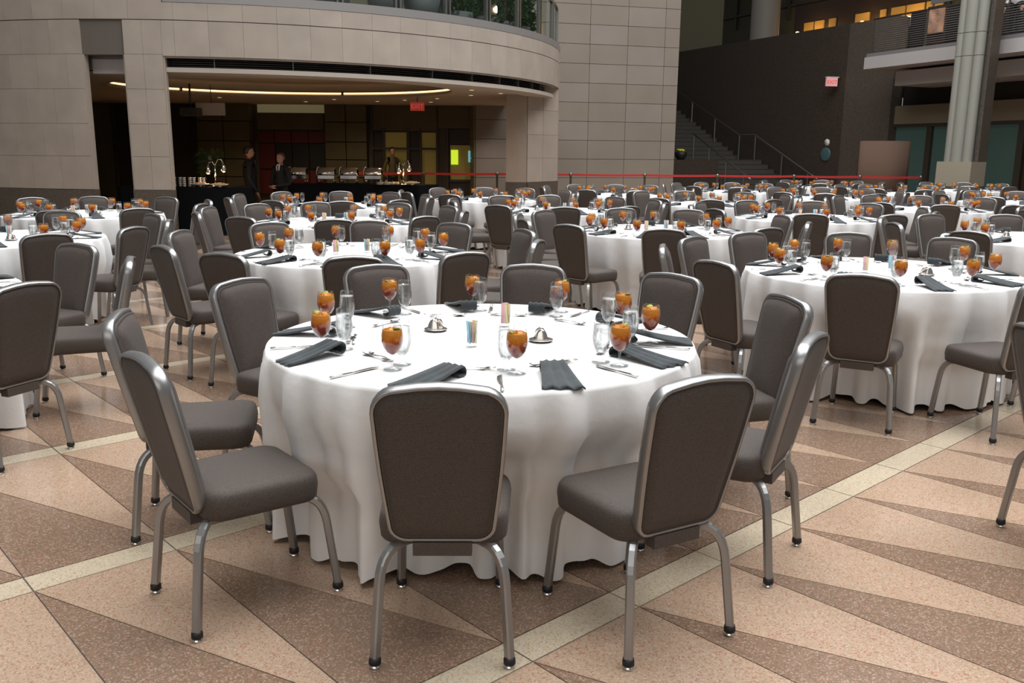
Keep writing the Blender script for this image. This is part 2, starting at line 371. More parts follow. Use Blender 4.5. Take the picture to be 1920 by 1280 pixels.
# pavilion ceiling with round cove
CC = (-4.95, 19.85); CR = 3.0; EX = 1.2
TCE = Matrix.Translation((CC[0], CC[1], 0)) @ Matrix.Diagonal((EX, 1, 1, 1))
mb = MB(); n = 96; vs = []; fs = []
for i in range(n):
    a = 2*pi*i/n; dx, dy = cos(a), sin(a)
    b_ = (CC[0]-DC[0])*dx+(CC[1]-DC[1])*dy; c_ = (CC[0]-DC[0])**2+(CC[1]-DC[1])**2-7.0**2; t = -b_+math.sqrt(b_*b_-c_)
    vs += [(CC[0]+EX*CR*dx, CC[1]+CR*dy, 2.84), (CC[0]+t*dx, CC[1]+t*dy, 2.84), (CC[0]+EX*CR*dx, CC[1]+CR*dy, 2.90)]
for i in range(n):
    j = (i+1) % n; fs += [(3*i, 3*i+1, 3*j+1, 3*j), (3*i, 3*j, 3*j+2, 3*i+2)]
mb.add(vs, fs, 'plaster')
mb.lathe([(CR, 2.90), (CR+.18, 2.90), (CR+.18, 2.97)], 'plaster', 96, TCE)
mb.lathe([(CR+.4, 2.90), (CR+.4, 3.12), (CR-.1, 3.3), (.01, 3.32)], 'plaster', 96, TCE)
mb.lathe([(CR+.18, 2.90), (CR+.4, 2.90)], 'plaster', 96, TCE)
ceiling = struct('ceiling', mb, 'low plaster ceiling of the pavilion with a round lit cove')
cr = MB(); cr.lathe([(CR+.16, 2.935), (CR+.16, 2.972)], 'cove', 96, TCE)
obj('cove_lamp', cr, ceiling)
for i in range(5):
    a = radians(18+62*i); mbj = MB(); T = TCE @ Matrix.Rotation(a, 4, 'Z')
    mbj.box(CR+.11, CR+.155, -.02, .02, 2.90, 3.0, 'mull', T); obj('cove_joint', mbj, ceiling)
for x, y in ((-1.9, 22.6), (-2.8, 23.4), (-1.0, 21.2), (-.3, 20.4), (-3.6, 24.1), (-2.2, 24.2), (-4.6, 23.4), (-7.4, 23.0), (-.9, 19.4), (-5.6, 24.6)):
    mbj = MB(); mbj.lathe([(.055, 2.834), (.05, 2.83)], 'spot', 14, Matrix.Translation((x, y, 0)), cap=True)
    mbj.lathe([(.075, 2.838), (.06, 2.828)], 'plaster', 14, Matrix.Translation((x, y, 0))); obj('downlight', mbj, ceiling)
mb = MB(); arcblock(mb, -62, 100, 6.6, 7.0, 2.86, 3.4, 'plaster', 6); obj('ceiling_rim', mb, ceiling)
mb = MB(); mb.lathe([(7.1, 3.5), (.01, 3.5)], 'plaster', 64, Matrix.Translation((DC[0], DC[1], 0))); mb.lathe([(.01, 3.86), (7.35, 3.86)], 'paint2', 64, Matrix.Translation((DC[0], DC[1], 0))); obj('terrace_slab', mb, ceiling)
def spot(name, loc, power, color, ang=110):
    d = bpy.data.lights.new(name, 'SPOT'); d.energy = power; d.color = color; d.spot_size = radians(ang); d.spot_blend = .8; d.shadow_soft_size = .06
    o = bpy.data.objects.new(name, d); COL.objects.link(o); o.location = loc; return o
for x, y in ((-6.5, 23.5), (-4.0, 24.0), (-1.6, 22.8), (-9.5, 22.5), (-1.9, 20.6)): spot('downlight_and_fill', (x, y, 2.80), 75, (1, .76, .45), 150)
spot('downlight_and_fill', (-.4, 24.6, 2.8), 90, (1, .86, .74), 120)  # spot added to brighten the tower tiles, in place of open daylight
# terrace edge: metal band, glass, posts, handrail
mb = MB(); arcblock(mb, 5.3, 96, DR-.12, DR-.02, 3.88, 4.025, 'band'); arcblock(mb, 5.3, 96, DR-.03, DR+.004, 3.883, 4.02, 'band')
ter = thing('terrace_balustrade', 'curved glass balustrade with steel posts on top of the stone fascia', 'balustrade', (0, 0, 0)); obj('base_band', mb, ter)
ps = [10.6+8.34*i for i in range(10)]
for p in ps:
    for d in (-.35, .35):
        mb = MB(); arcblock(mb, p+d-.14, p+d+.14, DR-.13, DR-.05, 4.02, 4.84, 'rail'); obj('post', mb, ter)
for a, b in zip(ps[:-1], ps[1:]):
    mb = MB(); arcblock(mb, a+.6, b-.6, DR-.10, DR-.088, 4.03, 4.80, 'gtint', 2.1); obj('glass_pane', mb, ter)
mb = MB(); arcblock(mb, 5.3, 92, DR-.13, DR-.06, 4.84, 4.89, 'rail'); obj('handrail', mb, ter)
# room behind the terrace
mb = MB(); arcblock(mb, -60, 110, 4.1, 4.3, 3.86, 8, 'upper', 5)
for p in range(-10, 100, 12): arcblock(mb, p, p+.5, 4.3, 4.36, 3.9, 8, 'mull', 5)
struct('wall_terrace', mb, 'dim curved wall behind the planted terrace')

# ------------------------------------------------------------------ buffet room back
def pl(x, y, ang): return Matrix.Translation((x, y, 0)) @ Matrix.Rotation(radians(ang), 4, 'Z')
mb = MB(); mb.box(-14, -.9, 26.35, 26.6, 0, 3.0, 'grout'); mb.box(-13.9, -13.7, 14, 26.4, 0, 3, 'olive')
wall_back = struct('wall_back', mb, 'dim panelled back wall of the buffet room')
def bp(x0, x1, z0, z1, m, d=.0, name='wall_panel', g=.012):
    b = MB(); b.box(x0+g, x1-g, 26.28-d, 26.36, z0+g, z1-g, m); return obj(name, b, wall_back)
for x0, x1 in ((-9.0, -8.25), (-8.25, -7.5)):
    for z0, z1 in ((0, .8), (.8, 1.3), (1.3, 1.8), (1.8, 2.35), (2.35, 2.86)): bp(x0, x1, z0, z1, 'olive', .5)
for x0, x1 in ((-5.4, -4.8), (-4.8, -4.2)):
    for z0, z1 in ((0, .8), (.8, 1.3), (1.3, 1.8), (1.8, 2.35), (2.35, 2.86)): bp(x0, x1, z0, z1, 'olive', .35)
for x0, x1 in ((-13.6, -12.3), (-12.3, -11.6), (-11.5, -10.2), (-10.2, -9.0)): bp(x0, x1, 0, 2.85, 'brown' if x0 > -12 else 'olive', .05, 'wood_panel')
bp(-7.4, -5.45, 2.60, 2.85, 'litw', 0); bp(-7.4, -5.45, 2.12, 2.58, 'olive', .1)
for i in range(4):
    x0 = -7.4+i*.49; bp(x0, x0+.49, 1.76, 2.1, 'red', .1, 'red_panel'); bp(x0, x0+.49, 1.02, 1.74, 'red' if i == 0 else 'shelf', .05, 'shelf_panel'); bp(x0, x0+.49, .3, 1.0, 'red', .1, 'red_panel')
for x0, x1 in ((-4.1, -3.75), (-3.75, -3.1), (-3.05, -2.7), (-2.7, -2.25)): bp(x0, x1, 0, 2.1, 'doorlit' if x0 in (-3.75, -2.7) else 'brown', .0, 'door_panel')
bp(-4.1, -2.2, 2.12, 2.84, 'olive', .05)
for x in (-4.12, -3.78, -3.08, -2.72, -2.24, -1.95): bp(x, x+.06, 0, 2.84 if x < -4 else 2.2, 'mull', .12, 'door_mullion', 0)
bp(-4.1, -2.2, 1.60, 1.66, 'mull', .13, 'door_transom', 0)
bp(-1.88, -1.15, .0, 2.2, 'brown', .02, 'door_leaf'); bp(-2.2, -1.1, 2.2, 2.84, 'olive', .1); bp(-1.85, -1.2, .75, 1.75, 'doorlit', .03, 'door_glass')
bp(-1.83, -1.6, 1.18, 1.62, 'screen', .06, 'lit_poster'); bp(-1.33, -1.2, 1.25, 1.6, 'screen2', .06, 'lit_poster')
bp(-1.88, -1.15, .70, .76, 'mull', .09, 'door_rail', 0)
# hanging beige panel and dark projector
b = MB(); b.box(-6.62, -6.02, 19.0, 19.04, 2.25, 2.50, 'plaster'); b.tube([(-6.3, 19.02, 2.5), (-6.3, 19.02, 2.86)], .008, 'mull', 6)
tag(obj('hanging_sign', b), 'small blank beige panel hanging from the pavilion ceiling', 'panel')
b = MB(); b.box(-6.78, -6.42, 18.5, 18.8, 2.22, 2.38, 'mull'); b.tube([(-6.6, 18.65, 2.38), (-6.6, 18.65, 2.86)], .02, 'mull', 8); b.lathe([(.05, 0), (.05, .05)], 'mull', 12, Matrix.Translation((-6.6, 18.5, 2.3)) @ Matrix.Rotation(radians(90), 4, 'X'), cap=True)
tag(obj('projector', b), 'dark projector hanging below the pavilion ceiling', 'projector')

def text_obj(name, body, size, matr, M4, parent=None, ext=.004):
    cu = bpy.data.curves.new(name, 'FONT'); cu.body = body; cu.size = size; cu.extrude = ext; cu.align_x = 'CENTER'; cu.align_y = 'CENTER'
    t = bpy.data.objects.new(name+'_tmp', cu); COL.objects.link(t); dg = bpy.context.evaluated_depsgraph_get()
    me = bpy.data.meshes.new_from_object(t.evaluated_get(dg)); me.transform(M4); me.materials.clear(); me.materials.append(M[matr])
    bpy.data.objects.remove(t); o = bpy.data.objects.new(name, me); COL.objects.link(o)
    if parent: o.parent = parent
    return o
ex = thing('exit_sign', 'dim red exit sign hanging inside the pavilion', 'sign', (-2.35, 22.2, 2.62))
b = MB(); b.box(-.17, .17, -.03, .03, -.10, .10, 'signdim'); b.tube([(0, 0, .1), (0, 0, .22)], .01, 'mull', 6); obj('sign_box', b, ex)
text_obj('sign_letters', 'EXIT', .15, 'sigtxt', Matrix.Translation((0, -.032, 0)) @ Matrix.Rotation(pi/2, 4, 'X'), ex)

# ------------------------------------------------------------------ tiled tower
TA = radians(15.45); T0 = Matrix.Translation((2, 26.6, 0)) @ Matrix.Rotation(TA, 4, 'Z')
mb = MB(); mb.box(-3.2, 2.96, .03, 6, 0, 12, 'grout', T0); tower = struct('wall_tower', mb, 'tall square tower clad in pale rectangular tiles')
xs = [-3.2, -2.16, -.995, .17, 1.335, 2.5, 2.97]; zs = [.0, .30]+[.84+.5386*i for i in range(14)]
for i in range(len(xs)-1):
    for j in range(len(zs)-1):
        b = MB(); b.box(xs[i]+.006, xs[i+1]-.006, 0, .04, zs[j]+.006, zs[j+1]-.006, random.choice(['tile', 'tile', 'tile2']), T0); obj('wall_tile', b, tower)
for j in range(len(zs)-1):
    b = MB(); b.box(-3.24, -3.19, .04, 3, zs[j]+.006, zs[j+1]-.006, 'tile', T0); b.box(2.95, 2.975, .04, 3, zs[j]+.006, zs[j+1]-.006, 'tile', T0); obj('wall_tile', b, tower)

# ------------------------------------------------------------------ right side: granite wall, stairs, gallery
W0 = Vector((12.12, 29.5, 0)); WL = radians(115)
TW = Matrix.Translation(W0) @ Matrix.Rotation(WL, 4, 'Z')     # local x = along the wall (away, left), local y = towards the hall (left)
mb = MB(); mb.box(0, 22, -.5, 0, 0, 5.88, 'granite2', TW); wg = struct('wall_granite', mb, 'dark brown granite wall behind the staircase')
b = MB(); b.box(-.02, 2.0, -.4, .012, 0, 5.885, 'granite3', TW); obj('wall_end_panel', b, wg)
# stairs
st = thing('staircase', 'dark granite staircase with steel handrails beside the dark wall', 'staircase', (0, 0, 0))
for i in range(8):
    b = MB(); s0 = 3.35+.37*i; b.box(s0, s0+.40, .05, 3.1, .169*i if i else .002, .169*(i+1), 'step', TW); b.box(s0-.015, s0+.05, .05, 3.1, .169*(i+1), .169*(i+1)+.012, 'granite3', TW); obj('step', b, st)
b = MB(); b.box(6.3, 7.3, .05, 7.5, 0, 1.352, 'step', TW); obj('landing', b, st)
b = MB(); b.box(4.6, 6.3, 3.15, 7.5, 0, 1.35, 'granite2', TW); obj('landing_block', b, st)
for i in range(14):
    b = MB(); s0 = 7.3+.37*i; b.box(s0, s0+.4, .05, 7.5, 1.352+.169*i-(0 if i else .0), 1.352+.169*(i+1), 'step', TW); b.box(s0-.015, s0+.05, .05, 7.5, 1.352+.169*(i+1), 1.352+.169*(i+1)+.012, 'granite3', TW); obj('step', b, st)
def Wp(s, y, z): return tuple(TW @ Vector((s, y, z)))
def rail(y, pts, posts):
    b = MB(); b.tube([Wp(s, y, z) for s, z in pts], .028, 'rail', 8); r_ = obj('handrail', b, st)
    for s, z, fl in posts:
        q = MB(); q.tube([Wp(s, y, fl), Wp(s, y, z)], .03, 'rail', 6, smooth=False); obj('rail_post', q, st)
rail(.25, [(2.7, .72), (3.1, .9), (6.2, 2.3), (7.1, 2.3), (12.3, 4.6)], [(3.2, .93, 0), (4.6, 1.58, .6), (6.15, 2.28, 1.35), (7.1, 2.3, 1.35), (8.7, 3.0, 1.95), (10.3, 3.7, 2.7), (11.7, 4.3, 3.3)])
rail(3.05, [(2.9, .72), (3.3, .9), (6.3, 2.3)], [(3.3, .9, 0), (4.3, 1.35, .5), (5.3, 1.8, .95), (6.25, 2.28, 1.35)])
rail(4.9, [(5.2, 2.25), (7.2, 2.3), (9, 3.1)], [(5.3, 2.25, 1.35), (7.1, 2.3, 1.35)])
fp = thing('flower_pot', 'black pot with yellow flowers on the stair landing by the tower corner', 'flower pot', Wp(4.85, 4.6, 1.353))
b = MB(); b.lathe([(.12, 0), (.2, .12), (.22, .26), (.19, .27), (.15, .2)], 'rubber', 14, cap=False); obj('pot', b, fp)
b = MB()
for i in range(16):
    a = random.random()*6.28; r = .14*random.random(); b.lathe([(.001, .0), (.05, .02), (.03, .06), (.001, .06)], 'yellow', 6, Matrix.Translation((r*cos(a), r*sin(a), .27+.05*random.random())))
obj('flowers', b, fp)
# round plaques and exit sign on the wall
def wallT(s, z, off=0.): return TW @ Matrix.Translation((s, off, z)) @ Matrix.Rotation(-pi/2, 4, 'X')
b = MB(); b.lathe([(.001, 0), (.24, 0), (.24, .03), (.20, .045), (.001, .045)], 'plaq', 28, wallT(2.66, 1.58)); tag(obj('round_plaque', b), 'round teal plaque on the dark granite wall', 'plaque')
b = MB(); b.lathe([(.001, 0), (.12, 0), (.12, .03), (.001, .05)], 'white', 20, wallT(2.63, 1.99)); tag(obj('round_alarm', b), 'small round white fixture just above the teal plaque', 'fixture')
ex2 = thing('exit_sign', 'glowing pink exit sign high on the dark granite wall', 'sign', Wp(2.3, .35, 4.0), radians(10))
b = MB(); b.box(-.20, .20, -.04, .04, -.14, .14, 'signred'); b.box(-.22, .24, -.05, .05, .14, .17, 'white'); b.box(.0, .5, .0, .03, .15, .17, 'mull'); obj('sign_box', b, ex2)
text_obj('sign_letters', 'EXIT', .18, 'sigtxt', Matrix.Translation((0, -.045, -.01)) @ Matrix.Rotation(pi/2, 4, 'X'), ex2)
# gallery slab along x' (towards the camera, right)
GS = radians(-68.8); TG = Matrix.Translation((10.66, 28.2, 0)) @ Matrix.Rotation(GS, 4, 'Z')    # local +x towards the camera, +y = right/back
mb = MB(); mb.box(0, 16, 0, 5.5, 4.127, 4.47, 'paint', TG); mb.box(.02, 16, .05, 5.5, 4.47, 4.58, 'paint2', TG)
gallery = struct('wall_gallery', mb, 'pale gallery slab projecting above the right side of the hall')
b = MB(); b.box(.55, 16, .75, 5.5, 3.63, 4.05, 'paint', TG); obj('lower_beam', b, gallery)
TF = Matrix.Translation((12.12, 29.5, 0)) @ Matrix.Rotation(GS, 4, 'Z')
mb = MB(); mb.box(.0, 16, .5, .8, 0, 6, 'black', TF); fac = struct('wall_right', mb, 'shopfront wall under the gallery with green glass doors')
def fp_(x0, x1, z0, z1, m, y=.3, name='shopfront_panel'):
    b = MB(); b.box(x0, x1, y, .52, z0, z1, m, TF); return obj(name, b, fac)
fp_(0, 16, 2.55, 3.12, 'beige', .2, 'lintel')
fp_(0, 16, 2.45, 2.56, 'mull', .22, 'door_head')
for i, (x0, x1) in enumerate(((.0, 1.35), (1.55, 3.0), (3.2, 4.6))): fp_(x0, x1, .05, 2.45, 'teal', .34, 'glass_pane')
for x0, x1 in ((1.35, 1.55), (3.0, 3.2), (4.6, 4.8)): fp_(x0, x1, 0, 2.45, 'mull', .24, 'mullion')
for i in range(14): fp_(4.85+.6*i, 4.85+.6*i+.56, 0, 2.45, 'brown', .3, 'timber_panel')
fp_(0, 4.8, 0, .3, 'mull', .28, 'kick_rail')
# gallery railing: posts and thin bars
gr = thing('gallery_railing', 'grey railing of thin horizontal bars along the gallery edge', 'railing', (0, 0, 0))
for i in range(8):
    b = MB(); b.box(.15+2.0*i, .20+2.0*i, .12, .17, 4.58, 5.56, 'rail', TG); obj('railing_post', b, gr)
for i in range(15):
    b = MB(); b.tube([tuple(TG @ Vector((.15, .14, 4.66+.06*i))), tuple(TG @ Vector((15, .14, 4.66+.06*i)))], .005, 'paint', 6); obj('railing_bar', b, gr)
b = MB(); b.tube([tuple(TG @ Vector((.1, .14, 5.57))), tuple(TG @ Vector((15, .14, 5.57)))], .025, 'rail', 8); obj('top_rail', b, gr)
b = MB(); b.box(0, 16, 4.5, 4.7, 4.6, 9, 'brown', TG)
struct('wall_gallery_back', b, 'dark timber wall behind the gallery railing')
b = MB(); b.box(1.35, 1.95, .95, 1.0, 5.05, 5.75, 'poster', TG); b.box(1.3, 2.0, 1.0, 1.04, 4.6, 5.8, 'brown', TG); tag(obj('framed_picture', b), 'blurred orange picture on the gallery behind the railing', 'picture')
b = MB(); b.box(1.35, 2.9, 1.05, 1.1, 5.88, 6.15, 'pot', TG); b.box(1.4, 1.44, 1.05, 1.1, 4.58, 5.9, 'pot', TG); b.box(2.8, 2.84, 1.05, 1.1, 4.58, 5.9, 'pot', TG); tag(obj('shop_sign', b), 'grey blank sign board above the gallery picture', 'sign')
for q_ in ((2.5, 1.2, 6.6), (6.5, 1.6, 6.6)): point('gallery_fill', tuple(TG @ Vector(q_)), 40, (1, .72, .45), .1)  # warm fill added to brighten the gallery; no fixture hangs here
# clustered column
cb = thing('stone_column', 'tall pale clustered column on a square stone base', 'column', (11.62, 23.45, 0), radians(-50))
b = MB(); b.box(-.47, .47, -.47, .47, 0, 1.42, 'colb'); obj('column_base', b, cb); cb.scale = (.93, .93, 1)
b = MB(); b.box(-.49, .49, -.49, .49, 0, .8, 'granite'); obj('column_plinth', b, cb)
def colsec(z0, z1):
    b = MB()
    for x, y, r in ((0, 0, .30), (-.27, -.20, .13), (.24, -.24, .13), (-.28, .15, .13), (.28, .18, .13), (-.04, -.22, .18), (-.24, -.02, .16)):
        b.lathe([(r, z0), (r, z1)], 'colm', 20, Matrix.Translation((x, y, 0)), cap=True)
    return obj('shaft_section', b, cb)
colsec(1.42, 4.02); colsec(4.032, 4.58); colsec(4.592, 7.5); 
b = MB(); b.box(.38, .47, -.10, .45, 1.42, 7.5, 'granite3'); obj('column_pilaster', b, cb)
# curved desk wall
rs = []
for i in range(15):
    t = i/14; x = -.70+1.40*t; y = -.42*sin(pi*t*.9); rs.append([(x, y, 0), (x, y, 1.98), (x, y+.12, 1.98), (x, y+.12, 0)])
b = MB(); b.rings(rs, 'desk'); tag(obj('curved_screen', b, None, (11.0, 26.9, 0), radians(-6)), 'tall curved mauve brown screen standing left of the column', 'screen')
# upper building behind the granite wall
TU = TW @ Matrix.Translation((0, -8, 0))
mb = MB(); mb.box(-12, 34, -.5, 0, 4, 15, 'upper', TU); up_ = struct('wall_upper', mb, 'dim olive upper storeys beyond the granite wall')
for z in (8.6, 9.8, 12.4): 
    b = MB(); b.box(-12, 34, 0, .12, z, z+.10, 'mull', TU); obj('storey_line', b, up_)
for s in (14, 18, 22): 
    b = MB(); b.box(s, s+.12, 0, .12, 8, 13, 'mull', TU); obj('mullion', b, up_)
b = MB(); b.box(4.8, 13.6, 0, .06, 6.0, 8.5, 'brown', TU); obj('shop_opening', b, up_)
for s0, s1 in ((5.1, 5.9), (6.0, 6.9), (7.0, 7.7), (8.0, 8.3), (8.9, 9.7), (10.9, 11.3), (11.6, 12.2), (12.3, 12.9)):
    b = MB(); b.box(s0, s1, .05, .12, 6.2, 7.7, 'gold' if s1 < 10 else 'gold', TU); obj('lit_window', b, up_)
for i_, (s, z) in enumerate(((6.4, 7.1), (7.3, 6.95), (8.3, 7.0), (8.9, 7.2), (11.6, 6.95), (12.9, 7.2), (5.2, 7.3))):
    b = MB(); b.lathe([(.001, .0), (.06, .02), (.07, .08), (.001, .1)], 'bulb', 10, TU @ Matrix.Translation((s, .5, z)))
    tag(obj('shop_spotlight', b), 'small warm spotlight in the upper storey shops, %s' % ('second from right', 'third from right', 'middle one', 'third from left', 'second from left', 'leftmost', 'rightmost')[i_], 'light', 'spotlights in the upper storey shops')
for s_, z_ in ((6.3, 7.2), (8.8, 7.2), (12, 7.2)): point('shop_glow', tuple(TU @ Vector((s_, .8, z_))), 30, (1, .6, .22), .1)
b = MB(); b.lathe([(.62, 5.2), (.62, 14)], 'upper2', 32, Matrix.Translation((11.05, 41.2, 0))); tag(obj('round_column', b), 'broad round column rising behind the granite wall', 'column')
b = MB(); b.box(-4, 32, -14, -.5, 5.6, 5.86, 'paint2', TW); b.box(-12, 34, -9, 0, 13.2, 13.5, 'upper', TW); struct('upper_shade_slabs', b, 'floor and ceiling slabs added to shade the upper storey')  # slabs added overhead so the upper storey stays dark
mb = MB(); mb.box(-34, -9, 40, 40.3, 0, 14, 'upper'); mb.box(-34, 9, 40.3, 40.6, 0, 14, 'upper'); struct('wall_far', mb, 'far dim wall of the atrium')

# ------------------------------------------------------------------ barrier posts and red belts
def tape_y(x): return 25.25+.055*x
px = [-4.6, -2.5, -.46, 1.61, 3.71, 5.79, 8.0, 9.92, 11.71]
PN = ['farthest left, inside the pavilion', 'second from the left, inside the pavilion', 'before the lit tiles inside the pavilion', 'before the left half of the tower', 'before the right half of the tower',
      'before the lower stairs', 'before the foot of the stair rail', 'left of the curved screen', 'right of the curved screen']
b = MB(); b.lathe([(.001, 0), (.17, 0), (.17, .012), (.05, .03), (.03, .05)], 'post', 18); pm_base = b.mesh('base')
b = MB(); b.lathe([(.03, .03), (.03, .92), (.045, .92), (.045, 1.0), (.001, 1.01)], 'post', 14); pm_pole = b.mesh('pole')
for i, x in enumerate(px):
    t = thing('barrier_post', 'grey belt barrier post '+PN[i], 'barrier post', (x, tape_y(x), 0), 0, 'barrier posts along the far edge'); obj('base', pm_base, t); obj('pole', pm_pole, t)
    if i < len(px)-1:
        x2 = px[i+1]; b = MB(); rs = []
        for k in range(9):
            u = k/8; xx = x+.045+(x2-x-.09)*u; zc = .955-.012*sin(pi*u); yy = tape_y(xx)
            rs.append([(xx, yy-.001, zc-.03), (xx, yy-.001, zc+.03), (xx, yy+.001, zc+.03), (xx, yy+.001, zc-.03)])
        b.rings(rs, 'redtape', False); tag(obj('barrier_belt', b), 'red belt running from the post '+PN[i].split(',')[0], 'belt', 'red belts between the barrier posts')

# ------------------------------------------------------------------ chair
HT = .91
def rrect(hw0, hw1, h, r0, r1, bulge=0., n=7):
    """rounded trapezoid outline in (w, t): t 0 bottom..h top, half widths hw0 bottom, hw1 top"""
    pts = []
    def arc(cx, cy, r, a0, a1):
        for i in range(n): a = radians(a0+(a1-a0)*i/(n-1)); pts.append((cx+r*cos(a), cy+r*sin(a)))
    arc(hw0-r0, r0, r0, -90, 0)
    for q in (.25, .5, .75): pts.append((hw0+(hw1-hw0)*q+.004*sin(pi*q), r0+(h-r0-r1)*q))
    arc(hw1-r1, h-r1, r1, 0, 90)
    for q in (.25, .5, .75): x = (hw1-r1)*(1-2*q); pts.append((x, h+bulge*sin(pi*q)))
    arc(-hw1+r1, h-r1, r1, 90, 180)
    for q in (.25, .5, .75): pts.append((-(hw1+(hw0-hw1)*q)-.004*sin(pi*q), h-r1-(h-r0-r1)*q))
    arc(-hw0+r0, r0, r0, 180, 270)
    return pts
def inset(pts, d):
    n = len(pts); out = []
    if d > .05:
        q = inset(pts, .045); cx = sum(p[0] for p in q)/n; cy = sum(p[1] for p in q)/n; k = 1-(d-.045)/.2; return [(cx+(p[0]-cx)*k, cy+(p[1]-cy)*k) for p in q]
    for i in range(n):
        a, c = Vector(pts[i-1]), Vector(pts[(i+1) % n]); t = (c-a).normalized(); out.append((pts[i][0]-t.y*d, pts[i][1]+t.x*d))
    return out
BK0 = Vector((-.19, 0, .395)); BKD = Vector((-.115, 0, .512)).normalized(); BKN = Vector((-BKD.z, 0, BKD.x))   # along back, rearward normal
def bkp(w, t, d):   # d: rearward
    c = -.010*(1-(w/.2)**2)     # gentle hollow
    p = BK0+BKD*t+BKN*(d-c*-1); return (p.x, w, p.z)
OUT = rrect(.165, .197, .522, .062, .075, .010)
def chair_parts(lod):
    parts = {}
    out = OUT if lod < 2 else OUT[::2]
    prof = [(.011, .020), (.004, .022), (0, .016), (-.001, 0), (.001, -.014), (.005, -.021), (.013, -.023), (.021, -.018), (.022, .0), (.011, .010)]
    if lod >= 2: prof = [(.010, .022), (0, .018), (0, -.016), (.010, -.023), (.020, -.018), (.016, 0)]
    b = MB(); n = len(out); rs = [[bkp(*inset(out, p[0])[i], p[1]) for i in range(n)] for p in prof]; rs.append(rs[0])
    b.rings(rs, 'alu', True, False, False); parts['back_frame'] = b
    b = MB()    # upholstered pad, rear and front faces with a piping groove
    L = [(.010, .013), (.015, .017), (.020, .012), (.024, .018), (.06, .021), (.11, .022), (.19, .022)]
    F = [(.020, -.016), (.025, -.029), (.030, -.024), (.036, -.030), (.07, -.042), (.12, -.046), (.19, -.047)]
    if lod >= 2: L = [(.012, .015), (.05, .021), (.15, .021)]; F = [(.019, -.022), (.06, -.042), (.15, -.044)]
    rs = [[bkp(*inset(out, d)[i], q) for i in range(n)] for d, q in L[::-1]] + [[bkp(*inset(out, d)[i], q) for i in range(n)] for d, q in F]
    b.rings(rs, 'fabric', True); parts['backrest'] = b
    # seat
    def so(ins, z, k=0):
        pts = []; nn = 6 if lod < 2 else 3
        for cx, cy, r, a0 in ((.215-.07, .212-.07, .07, 0), (-.185+.07, .200-.07, .07, 90), (-.185+.07, -.200+.07, .07, 180), (.215-.07, -.212+.07, .07, 270)):
            for i in range(nn): a = radians(a0+90*i/(nn-1)); pts.append((cx+(r-ins)*cos(a)+.0, cy+(r-ins)*sin(a), z))
        return pts
    b = MB()
    if lod < 2: rs = [so(.03, .373), so(.010, .375), so(.002, .384), so(0, .400), so(-.003, .425), so(0, .447), so(.003, .457), so(.010, .467), so(.028, .474), so(.056, .478)]
    else: rs = [so(.02, .375), so(0, .39), so(0, .45), so(.03, .472)]
    b.rings(rs, 'fabric', True); parts['seat'] = b
    b = MB(); b.box(-.208, -.16, -.09, .09, .350, .392, 'fabric'); b.box(-.15, .15, -.12, .12, .364, .376, 'mull'); parts['seat_bracket'] = b
    # legs
    for sx, sy, nm in ((-1, 1, 0), (-1, -1, 1), (1, 1, 2), (1, -1, 3)):
        S = Vector((-.12, .095*sy, .372)) if sx < 0 else Vector((.12, .11*sy, .372)); Fo = Vector((-.25, .207*sy, .03)) if sx < 0 else Vector((.27, .180*sy, .03))
        K = Vector((S.x+(Fo.x-S.x)*.72, S.y+(Fo.y-S.y)*.80, .372)); A = S.lerp(K, .35); B = K.lerp(Fo, .30)
        path = [S]+[((1-t)**2)*A+2*t*(1-t)*K+t*t*B for t in ([i/7 for i in range(8)] if lod < 2 else [0, .5, 1])]+[Fo]
        b = MB(); b.tube(path, .0165, 'alu', 4 if lod else 8, smooth=False, sq=(lod == 0)); parts['leg%d' % nm] = b
        b = MB(); T = Matrix.Translation((Fo.x, Fo.y, 0)); b.lathe([(.001, .012), (.014, .010), (.0195, .014), (.0195, .026), (.017, .036), (.001, .036)], 'rubber', 10, T); b.lathe([(.001, 0), (.016, 0), (.016, .005), (.008, .012)], 'chrome', 12, T); parts['foot%d' % nm] = b
    return parts
CH = {}
def chair_proto(lod):
    t = thing('banquet_chair', '', 'chair')
    P = chair_parts(lod)
    if lod < 2:
        for k in ('seat', 'backrest', 'back_frame', 'seat_bracket'): obj(k, P[k], t)
        for i in range(4):
            l = obj('leg', P['leg%d' % i], t)
            if lod == 0: obj('leg_foot', P['foot%d' % i], l)
    else:
        for k in ('seat', 'backrest', 'back_frame'): obj(k, P[k], t)
        b = MB()
        for i in range(4):
            q = P['leg%d' % i]; b.add(q.v, q.f, 'alu')
        obj('leg_frame', b, t)
    return t
for l in (0, 1, 2): CH[l] = chair_proto(l)

